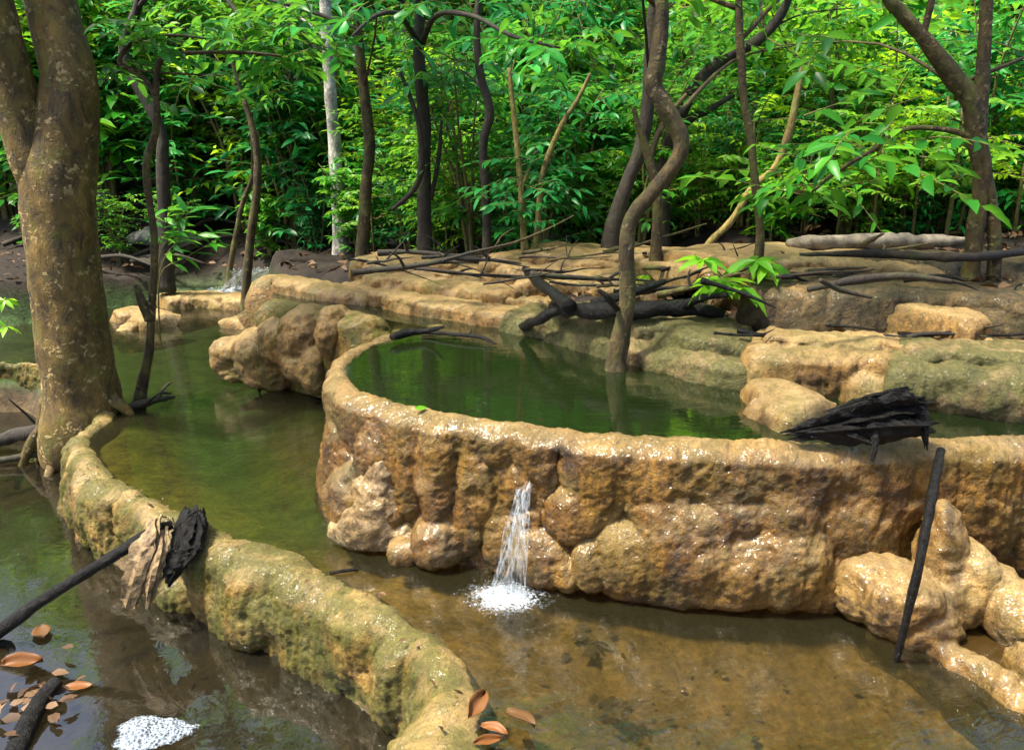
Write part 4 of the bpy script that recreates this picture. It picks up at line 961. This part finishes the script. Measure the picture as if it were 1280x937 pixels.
log('grey_log', 'long grey weathered log lying at the forest edge left of the forked tree', 'greywood', [([P(985, 304, 1.15), P(1010, 303, 1.17), P(1060, 304, 1.16), P(1120, 301, 1.17), P(1160, 302, 1.16), P(1205, 300, 1.17)], [.02, .045, .052, .043, .046, .022]), ([P(1080, 303, 1.17), P(1090, 299, 1.22), P(1104, 292, 1.27)], [.02, .014, .006])], 'log', .45, 14)
log('grey_log', 'thin dark log on the right hand ledge behind the forked tree', 'bark_dark', [([P(1000, 318, 1.18), P(1100, 317, 1.18), P(1200, 322, 1.2), P(1300, 312, 1.2)], [.008, .022, .026, .016])], 'log', .45)
log('branch', 'dark branch spilling over the dark step below the forked tree', 'bark_dark', [([P(1010, 362, 1.12), P(1070, 350, 1.16), P(1130, 345, 1.18), P(1190, 352, 1.16)], [.012, .02, .018, .01]), ([P(1025, 350, 1.18), P(1050, 362, 1.13), P(1090, 372, 1.1)], [.01, .012, .006])], 'branch')
log('water_twig', 'black snag poking out of the water at the end of the mossy ridge', 'char', [([P(490, 421, .70), P(510, 416, .70), P(535, 413, .71), P(555, 408, .76)], [.02, .025, .02, .006]), ([P(530, 415, .68), P(560, 417, .69), P(600, 421, .69), P(620, 430, .67)], [.012, .012, .010, .005]), ([P(585, 420, .68), P(590, 412, .72)], [.006, .003])], 'twig', .3, 7)
log('water_twig', 'short black twig lying in the water left of the waterfall', 'char', [([P(412, 716, .005), P(430, 713, .012), P(448, 711, .008)], [.006, .008, .007])], 'twig', .2, 7)
log('debris_root', 'dark clump of root and twigs in the water at the sapling base', 'bark_dark', [([P(140, 512, .02), P(175, 505, .03), P(205, 498, .03), P(218, 496, .0)], [.02, .025, .018, .008]), ([P(195, 500, .05), P(208, 482, .05), P(214, 478, .07)], [.015, .012, .005]), ([P(180, 505, .04), P(200, 492, .06), P(215, 492, .02)], [.01, .01, .004])], 'root', .4, 8)
BR = 'dark fallen branches on the far bank'
random.seed(31)
for i in range(40):
    px, py = U(430, 1000), U(315, 392)
    if px < 560 and py > 345: py = U(312, 340)
    z = .85 + (392 - py) / 80 * .2
    a = P(px, py, z + .04); L_ = U(.3, .8); b = U(-.5, .5)
    dv = np.array([math.cos(b), math.sin(b) * .8, U(-.08, .25)])
    th = U(.4, 1.25); pts = [a]; d_ = dv.copy()
    for k in range(5):
        d_ = d_ + np.array([U(-.25, .25), U(-.25, .25), U(-.16, .14)]); pts.append(pts[-1] + d_ * L_ / 5)
    q_ = pts[random.randint(1, 3)]; e_ = q_ + np.array([U(-.15, .15), U(-.12, .12), U(.02, .16)])
    log('fallen_branch', 'dark dead branch in the tangle on the far bank of the pools', random.choice(['bark_dark', 'char', 'bark_dark', 'bark_olive']), [(pts, np.array([.018, .015, .013, .011, .007, .003]) * th), ([q_, (q_ + e_) / 2 + np.array([U(-.02, .02), 0, .01]), e_], np.array([.010, .007, .002]) * th)], 'branch', .35, 7, BR)
for i in range(18):
    px = U(870, 1200); py = U(404, 422) if i % 2 else U(338, 352); z = .89 if i % 2 else 1.10
    a = P(px, py, z); b = U(-.6, .6); L_ = U(.2, .5); pts = [a]; d_ = np.array([math.cos(b), math.sin(b) * .6, U(-.05, .15)])
    for k in range(4):
        d_ = d_ + np.array([U(-.3, .3), U(-.3, .3), U(-.2, .14)]); pts.append(pts[-1] + d_ * L_ / 4)
    log('fallen_branch', 'short dark twig among the dark steps on the right hand bank', random.choice(['bark_dark', 'char']), [(pts, np.array([.014, .012, .010, .007, .002]) * U(.5, 1.2))], 'twig', .35, 7, 'dark twigs on the right hand bank')
for i in range(26):
    px, py = U(0, 420), U(300, 345); Y = U(9.0, 10.4); a = Q(px, py, Y); a[2] = gz(a[0], a[1]) + .06; L_ = U(.5, 1.3); b = U(-.8, .8)
    dv = np.array([math.cos(b), math.sin(b), U(-.2, .3)])
    log('fallen_branch', 'dark root or branch on the left forest bank behind the big tree', 'bark_dark', [([a, a + dv * L_ * .5 + np.array([0, 0, .1]), a + dv * L_], np.array([.03, .025, .01]))], 'branch', .25, 7, 'dark branches on the left forest bank')
random.seed(77)
# grey stones on the forest bank
for x, y, Y in [(500, 268, 9.4), (560, 290, 8.6), (180, 330, 9.9), (120, 300, 10.2), (240, 315, 10), (585, 275, 9.2), (1000, 300, 7.4), (700, 300, 7.6), (60, 315, 9.8)]:
    p = Q(x, y, Y); mb = MB(); z = gz(p[0], p[1])
    for k in range(3): blob(mb, (p[0] + U(-.12, .12), p[1] + U(-.1, .1), z + U(0, .08)), (U(.12, .25), U(.1, .2), U(.08, .17)), U(0, 3))
    rock('stone', mb, M['stone'], 'grey stone half buried in the dim forest floor behind the pools', 'stone', .03, 1.5, 1, 'grey stones on the forest floor', seed=x)

# ------------------------------------------------------------------ small plants
def seedling(name, label, base, tips, mat, L, Wr=.38, nl=9):
    root = thing(name, label, 'plant', base); sm, lf = MB(), MB()
    for q in tips:
        path = spline([base, (base + q) / 2 + np.array([U(-.02, .02), 0, .05]), q], 4); tube(sm, path, np.linspace(.006, .003, len(path)), 5)
        n = nl; an = np.linspace(0, 6.28, n, endpoint=False) + U(0, 1)
        leaves(lf, np.repeat(q[None], n, 0), np.column_stack([np.cos(an), np.sin(an), rng.uniform(-.5, .25, n)]), L * rng.uniform(.7, 1.15, n), Wr, .35, .15)
    part('stem', sm, M['twig'], root); part('leaves', lf, M[mat], root); return root
Ys = P(935, 405, .84)[1]
seedling('leafy_seedling', 'bright lime seedling with whorled leaves on the bank right of the charred log', P(932, 405, .82), [Q(900, 350, Ys - .1), Q(945, 325, Ys), Q(925, 358, Ys - .12), Q(880, 325, Ys + .1), Q(960, 330, Ys), Q(890, 355, Ys - .05)], 'leaf_lime', .165)
Yb = P(1010, 330, 1.0)[1]
seedling('leafy_seedling', 'small bright seedling half hidden behind the s curved trunk', P(805, 372, .85), [Q(806, 345, 4.7), Q(800, 365, 4.65), Q(812, 355, 4.7)], 'leaf_lime', .10, nl=6)
seedling('leafy_seedling', 'little bright green plant at the left edge behind the big tree', P(-5, 425, .1), [Q(5, 375, 6.6), Q(-8, 400, 6.6), Q(8, 408, 6.5)], 'leaf_lime', .13, nl=7)
pr = thing('broad_leaf_plant', 'young plant with long pointed leaves beside the crooked sapling', 'plant', P(200, 425, .0)); sm, lf = MB(), MB()
Yp = P(200, 425, 0)[1]
for path_ in [[(198, 330), (215, 290), (240, 262)], [(200, 340), (225, 300), (265, 292)], [(197, 320), (205, 285), (212, 262)], [(200, 345), (232, 322), (270, 300)]]:
    pth = spline([P(200, 425, -.05)] + px_path(path_, Yp), 4); tube(sm, pth, np.linspace(.007, .002, len(pth)), 5)
    for q in pth[6:]: leaves(lf, [q, q], [(U(-1, 1), U(-.6, .6), U(-.1, .5)), (U(-.2, 1), U(-.6, .6), U(-.1, .4))], U(.16, .26), .28, .3, .12)
part('stem', sm, M['twig'], pr); part('leaves', lf, M['leaf_mid'], pr)

# ------------------------------------------------------------------ dead leaves near the camera
def dead_leaf(label, c, L, ang, curl=.25, w=.5, tilt=.2):
    V = []; F = []; n, m = 9, 7
    for i in range(n):
        t_ = i / (n - 1); wd = w * L * math.sin(math.pi * min(1, t_ * .93 + .06)) ** .75 * .5 * (1 + .05 * math.sin(t_ * 17 + ang))
        for j in range(m):
            s_ = j / (m - 1) * 2 - 1
            V.append((t_ * L - L / 2, s_ * wd, curl * L * (s_ * s_) * .35 + .12 * L * curl * math.sin(t_ * 5 + ang * 3) - .5 * curl * L * (t_ - .5) ** 2 + .012 * L * math.cos(j * 3.1) * (1 - abs(s_))))
    F = [(i * m + j, i * m + j + 1, (i + 1) * m + j + 1, (i + 1) * m + j) for i in range(n - 1) for j in range(m - 1)]
    V = np.array(V); ct, s_t = math.cos(tilt), math.sin(tilt); V = np.column_stack([V[:, 0], V[:, 1] * ct - V[:, 2] * s_t, V[:, 1] * s_t + V[:, 2] * ct])
    ca_, sa_ = math.cos(ang), math.sin(ang); V = np.column_stack([V[:, 0] * ca_ - V[:, 1] * sa_, V[:, 0] * sa_ + V[:, 1] * ca_, V[:, 2]])
    o = part('dead_leaf', (V + np.array(c), F), M['leaf_brown'], None, True, c)
    md = o.modifiers.new('thickness', 'SOLIDIFY'); md.thickness = .0015
    return tag(o, label, 'leaf')
dead_leaf('upright curled orange brown dead leaf at the tip of the front dam', P(596, 880, .05), .105, 1.2, .5, .5, .5)
dead_leaf('flat tan dead leaf right of the upright curled one, beside the front dam', P(650, 897, .035), .11, -.7, .3, .55, -.3)
dead_leaf('small dark dead leaf between the two larger ones at the dam tip', P(618, 912, .03), .09, -.5, .4, .4, .1)
dead_leaf('pale brown dead leaf nearest the bottom edge below the dam tip', P(610, 925, .03), .085, .3, .4, .35, .5)
dead_leaf('rusty brown dead leaf lying above the short log in the lower left corner', P(28, 828, -.27), .14, .3, .5, .5, .3)
dead_leaf('dull brown dead leaf in the lower pool right of the short log', P(98, 858, -.318), .10, .2, .2, .5, .05)
dead_leaf('small brown dead leaf on the lower pool below the charred pole', P(52, 790, -.32), .12, -.9, .2, .6, .05)
o = dead_leaf('small fresh green leaf stuck on the lip of the main wall, left of the waterfall', P(531, 514, .60) + np.array([-.01, -.05, .030]), .05, .4, .2, .5, .5); o.name = 'green_leaf'; o.data.materials[0] = M['leaf_lime']
lf = MB(); pts = []; k_ = rng.integers(20, int(len(st1_) * .55), 46)
for q_ in st1_[k_]: pts.append((q_[0] + U(-.06, .06), q_[1] + U(-.06, .06), .040))
leaves(lf, np.array(pts), np.column_stack([rng.normal(0, 1, (46, 2)), np.zeros(46)]), rng.uniform(.012, .035, 46), .5, .25, .2)
o = part('rim_litter', lf, M['leaf_litter']); o['kind'] = 'stuff'; o['label'] = 'scraps of dead leaf stuck along the top of the front dam'
def sunken(label, c, n, r):
    lf = MB(); an = rng.uniform(0, 6.28, n)
    leaves(lf, np.array(c) + np.column_stack([rng.normal(0, r * .5, (n, 2)), rng.uniform(0, .03, n)]), np.column_stack([np.cos(an), np.sin(an), rng.normal(0, .08, n)]), rng.uniform(.04, .075, n), .6, .12, .08)
    o = part('sunken_leaves', lf, M['leaf_litter'], None, True, c); return tag(o, label, 'leaves')
sunken('clump of soggy brown leaves sunk in the middle of the front pool', P(745, 808, -.13), 16, .07)
sunken('dark clump of sunken leaves near the bottom edge right of the dead leaves', P(770, 890, -.11), 16, .06)
sunken('wet leaf pile in the lower left corner around the short log', P(40, 880, -.31), 40, .18)
lf = MB(); pts = []
for k in range(90):
    p = P(U(420, 1200), U(760, 980), 0); pts.append(p[:2])
for k in range(200):
    p = P(U(0, 420), U(760, 1000), ZB); pts.append(p[:2])
pts = np.array(pts); h, sA, sB, sC = ground_h(pts); k = np.maximum(sA, sB) > .12; pts, h = pts[k], h[k]
leaves(lf, np.column_stack([pts, h + .03]), np.column_stack([rng.normal(0, 1, (len(pts), 2)), rng.normal(0, .1, len(pts))]), rng.uniform(.012, .04, len(pts)), .6, .2, .2)
o = part('sunken_litter', lf, M['leaf_litter']); o['kind'] = 'stuff'; o['label'] = 'bits of sunken leaf scattered over the pool beds'

# ------------------------------------------------------------------ falling water and foam
t = NT('falling_water'); pos = t.n('ShaderNodeNewGeometry').outputs['Position']
nz_ = t.noise(30, 4, 0.6, 0.3, vec=pos, stretch=(3, 3, .5))
pb = t.pbsdf((0.55, 0.62, 0.66), 0.12, t.bump(nz_, .6, .01), .6); trn = t.n('ShaderNodeBsdfTransparent')
mx = t.n('ShaderNodeMixShader'); t.link(t.ramp(nz_, [(0.42, 0.02), (0.66, 0.38)]), mx.inputs[0]); t.link(trn.outputs[0], mx.inputs[1]); t.link(pb.outputs[0], mx.inputs[2])
M['fall'] = t.done(mx)
t = NT('white_foam'); fb = t.pbsdf((0.30, 0.34, 0.38), 0.15, None, .6)
mx = t.n('ShaderNodeMixShader', i0=0.55); t.link(t.n('ShaderNodeBsdfTransparent').outputs[0], mx.inputs[1]); t.link(fb.outputs[0], mx.inputs[2]); M['foam'] = t.done(mx)
t = NT('churned_water'); pos = t.n('ShaderNodeNewGeometry').outputs['Position']
at = t.n('ShaderNodeVertexColor', _layer_name='froth').outputs[0]
fz = t.math('ADD', t.math('MULTIPLY', at, 0.95), t.math('MULTIPLY', t.math('SUBTRACT', t.noise(55, 6, 0.75, 1.5, vec=pos), 0.5), 2.3))
fb = t.pbsdf((0.34, 0.38, 0.42), 0.2, t.bump(t.noise(90, 5, .7, .5, vec=pos), .8, .01), .5)
mx = t.n('ShaderNodeMixShader'); t.link(t.ramp(fz, [(0.42, 0.0), (0.72, 0.9)]), mx.inputs[0]); t.link(t.n('ShaderNodeBsdfTransparent').outputs[0], mx.inputs[1]); t.link(fb.outputs[0], mx.inputs[2])
M['churn'] = t.done(mx)
def fall(name, label, tops, base, n, r, zfoot, nfoam, spread, group=None):
    root = thing(name, label, 'waterfall', base); mb = MB()
    for k in range(n):
        a = tops[0] + (tops[1] - tops[0]) * random.random() + np.array([U(-.01, .01), U(-.02, .0), U(-.02, .02)])
        f = base + np.array([U(-1, 1) * spread, U(-.03, .05), 0]); f[2] = zfoot
        mid = a * .5 + f * .5 + np.array([U(-.03, .03), -.02 + U(-.015, .015), U(-.05, .12) * (a[2] - f[2])])
        path = spline([a, mid, f], 7); rr = r * U(.25, 1.2) * (np.linspace(.55, 1.0, len(path)) + .45 * np.sin(np.linspace(0, U(6, 16), len(path)) + U(0, 6)))
        tube(mb, path, rr, 6, .3, 30)
    for k in range(4):
        a = tops[0] + (tops[1] - tops[0]) * (k + .5) / 4; f = base + np.array([(k - 1.5) * spread * .38, U(-.03, .02), 0]); f[2] = zfoot
        V, F = [], []; nv = 22
        for i in range(nv):
            q_ = i / (nv - 1); c_ = a + (f - a) * q_; c_[1] -= .035 * math.sin(q_ * 3.1); w_ = spread * (.10 + .22 * q_) * (1 + .4 * noise.noise(Vector((k * 7, q_ * 5, 2))))
            for j in range(5): V.append((c_[0] + (j / 2 - 1) * w_, c_[1] + .006 * noise.noise(Vector((k * 3 + j, q_ * 9, 1))) * spread / .055, c_[2]))
        for i in range(nv - 1):
            for j in range(4): F.append((i * 5 + j, i * 5 + j + 1, (i + 1) * 5 + j + 1, (i + 1) * 5 + j))
        mb.add(V, F)
    part('water_stream', mb, M['fall'], root)
    V, F, A_ = [], [], []; nr, na = 26, 48
    for i in range(nr):
        for j in range(na):
            q_ = (i / (nr - 1)) ** 1.1; an = 2 * math.pi * j / na; rr = q_ * spread * 3.0
            x, y = base[0] + math.cos(an) * rr * 1.25, base[1] - .02 + math.sin(an) * rr * .95
            lump = noise.noise(Vector((x * 24 / spread * .075, y * 24 / spread * .075, 3))) * .5 + noise.noise(Vector((x * 60 / spread * .075, y * 60 / spread * .075, 7))) * .3
            V.append((x, y, zfoot + max(.002, spread * (.24 * math.exp(-(q_ * 3.2) ** 2) * (1 + 1.1 * lump)) + .003 * lump))); A_.append(math.exp(-(q_ * 1.9) ** 2))
    for i in range(nr - 1):
        for j in range(na):
            j2 = (j + 1) % na; F.append((i * na + j, (i + 1) * na + j, (i + 1) * na + j2, i * na + j2))
    ch = part('churned_foam', (V, F), M['churn'], root)
    ac = ch.data.color_attributes.new('froth', 'FLOAT_COLOR', 'POINT'); ac.data.foreach_set('color', np.repeat(np.array(A_)[:, None], 4, 1).ravel())
    fm = MB()
    for k in range(nfoam):
        rr = abs(random.gauss(0, 1)) * spread * 1.1; b = U(0, 6.28); q = base + np.array([math.cos(b) * rr * 1.3, math.sin(b) * rr * .8 - .02, 0]); q[2] = zfoot + spread * .3 * math.exp(-(rr / spread) ** 2) * U(.6, 1.5) + max(0, random.gauss(0, 1)) * .02 * math.exp(-rr / spread)
        s_ = U(.0012, .0042) * spread / .08 * random.random() ** .5; blob(fm, q, (s_ * U(1, 1.8), s_ * U(1, 1.6), s_ * U(.6, 1)), U(0, 3), 0.0, True)
    part('spray_drops', fm, M['foam'], root)
    return root
fall('waterfall', 'narrow white waterfall spouting from the main wall into the front pool', (Q(645, 612, 2.62), Q(664, 602, 2.62)), P(632, 742, .005), 11, .0036, .003, 170, .075)
fall('far_cascade', 'small white cascade far back on the left beyond the slender stems', (Q(285, 338, 8.3), Q(342, 336, 8.2)), P(306, 364, .08), 44, .018, .05, 320, .34)
# foam bubbles at the lower left
t = NT('foam_skin'); pos = t.n('ShaderNodeNewGeometry').outputs['Position']
at = t.n('ShaderNodeVertexColor', _layer_name='froth').outputs[0]
cells = t.voro(85, vec=pos); hole = t.ramp(cells, [(0.14, 0.0), (0.42, 1.0)])
edge_ = t.math('ADD', at, t.math('MULTIPLY', t.math('SUBTRACT', t.noise(45, 5, 0.7, 0.8, vec=pos), 0.5), 0.9))
al = t.math('MULTIPLY', t.ramp(edge_, [(0.34, 0.0), (0.52, 0.95)]), t.math('ADD', t.math('MULTIPLY', hole, 0.9), 0.1))
fb = t.pbsdf((0.22, 0.26, 0.31), 0.18, t.bump(t.math('MULTIPLY', cells, 1.0), 1.0, .012), .6)
mx = t.n('ShaderNodeMixShader'); t.link(al, mx.inputs[0]); t.link(t.n('ShaderNodeBsdfTransparent').outputs[0], mx.inputs[1]); t.link(fb.outputs[0], mx.inputs[2]); M['foam_skin'] = t.done(mx)
c = P(190, 918, ZB); V, F, A_ = [], [], []; nr, na = 44, 96
for i in range(nr):
    for j in range(na):
        q_ = i / (nr - 1); an = 2 * math.pi * j / na; wob = 1 + .14 * math.sin(an * 3 + 1) + .04 * math.sin(an * 7)
        x, y = c[0] + math.cos(an) * q_ * .165 * wob, c[1] + math.sin(an) * q_ * .105 * wob
        hgt = max(0, 1 - q_ * q_) * (.020 + .016 * noise.noise(Vector((x * 22, y * 22, 0)))) + .0030 * abs(noise.noise(Vector((x * 130, y * 130, 2)))) * (1 - q_)
        V.append((x, y, ZB + .003 + hgt)); A_.append(1 - q_ ** 2.2)
for i in range(nr - 1):
    for j in range(na):
        j2 = (j + 1) % na; F.append((i * na + j, (i + 1) * na + j, (i + 1) * na + j2, i * na + j2))
o = part('foam_patch', (V, F), M['foam_skin'], None, True, c)
ac = o.data.color_attributes.new('froth', 'FLOAT_COLOR', 'POINT'); ac.data.foreach_set('color', np.repeat(np.array(A_)[:, None], 4, 1).ravel())
tag(o, 'mound of white foam bubbles floating on the lower pool at the bottom left', 'foam')

# ------------------------------------------------------------------ light
w = bpy.data.worlds.new('World'); S.world = w; w.use_nodes = True
nt = w.node_tree; bg = nt.nodes['Background']; sky = nt.nodes.new('ShaderNodeTexSky'); sky.sky_type = 'NISHITA'; sky.sun_disc = False
SUN_EL, SUN_AZ = R(64), R(-108)       # azimuth from +Y (the view) towards +X
sky.sun_elevation = SUN_EL; sky.sun_rotation = SUN_AZ
nt.links.new(sky.outputs[0], bg.inputs[0]); sky.dust_density = 4.0; bg.inputs[1].default_value = 0.13
sd = bpy.data.lights.new('sun', 'SUN'); sd.energy = 4.3; sd.angle = R(8.0); sd.color = (1.0, 0.92, 0.76)
so = bpy.data.objects.new('sun', sd); COL.objects.link(so)
dvec = Vector((math.sin(SUN_AZ) * math.cos(SUN_EL), math.cos(SUN_AZ) * math.cos(SUN_EL), math.sin(SUN_EL)))
so.rotation_euler = dvec.to_track_quat('Z', 'Y').to_euler()

S.render.engine = 'CYCLES'
S.view_settings.view_transform = 'Standard'; S.view_settings.look = 'None'; S.view_settings.exposure = 1.68; S.view_settings.gamma = 1.0
S.cycles.max_bounces = 7; S.cycles.diffuse_bounces = 3; S.cycles.glossy_bounces = 3; S.cycles.transmission_bounces = 3; S.cycles.transparent_max_bounces = 10
S.cycles.caustics_reflective = False; S.cycles.caustics_refractive = False
S.cycles.use_denoising = True; S.cycles.sample_clamp_indirect = 6.0
S.render.use_persistent_data = False
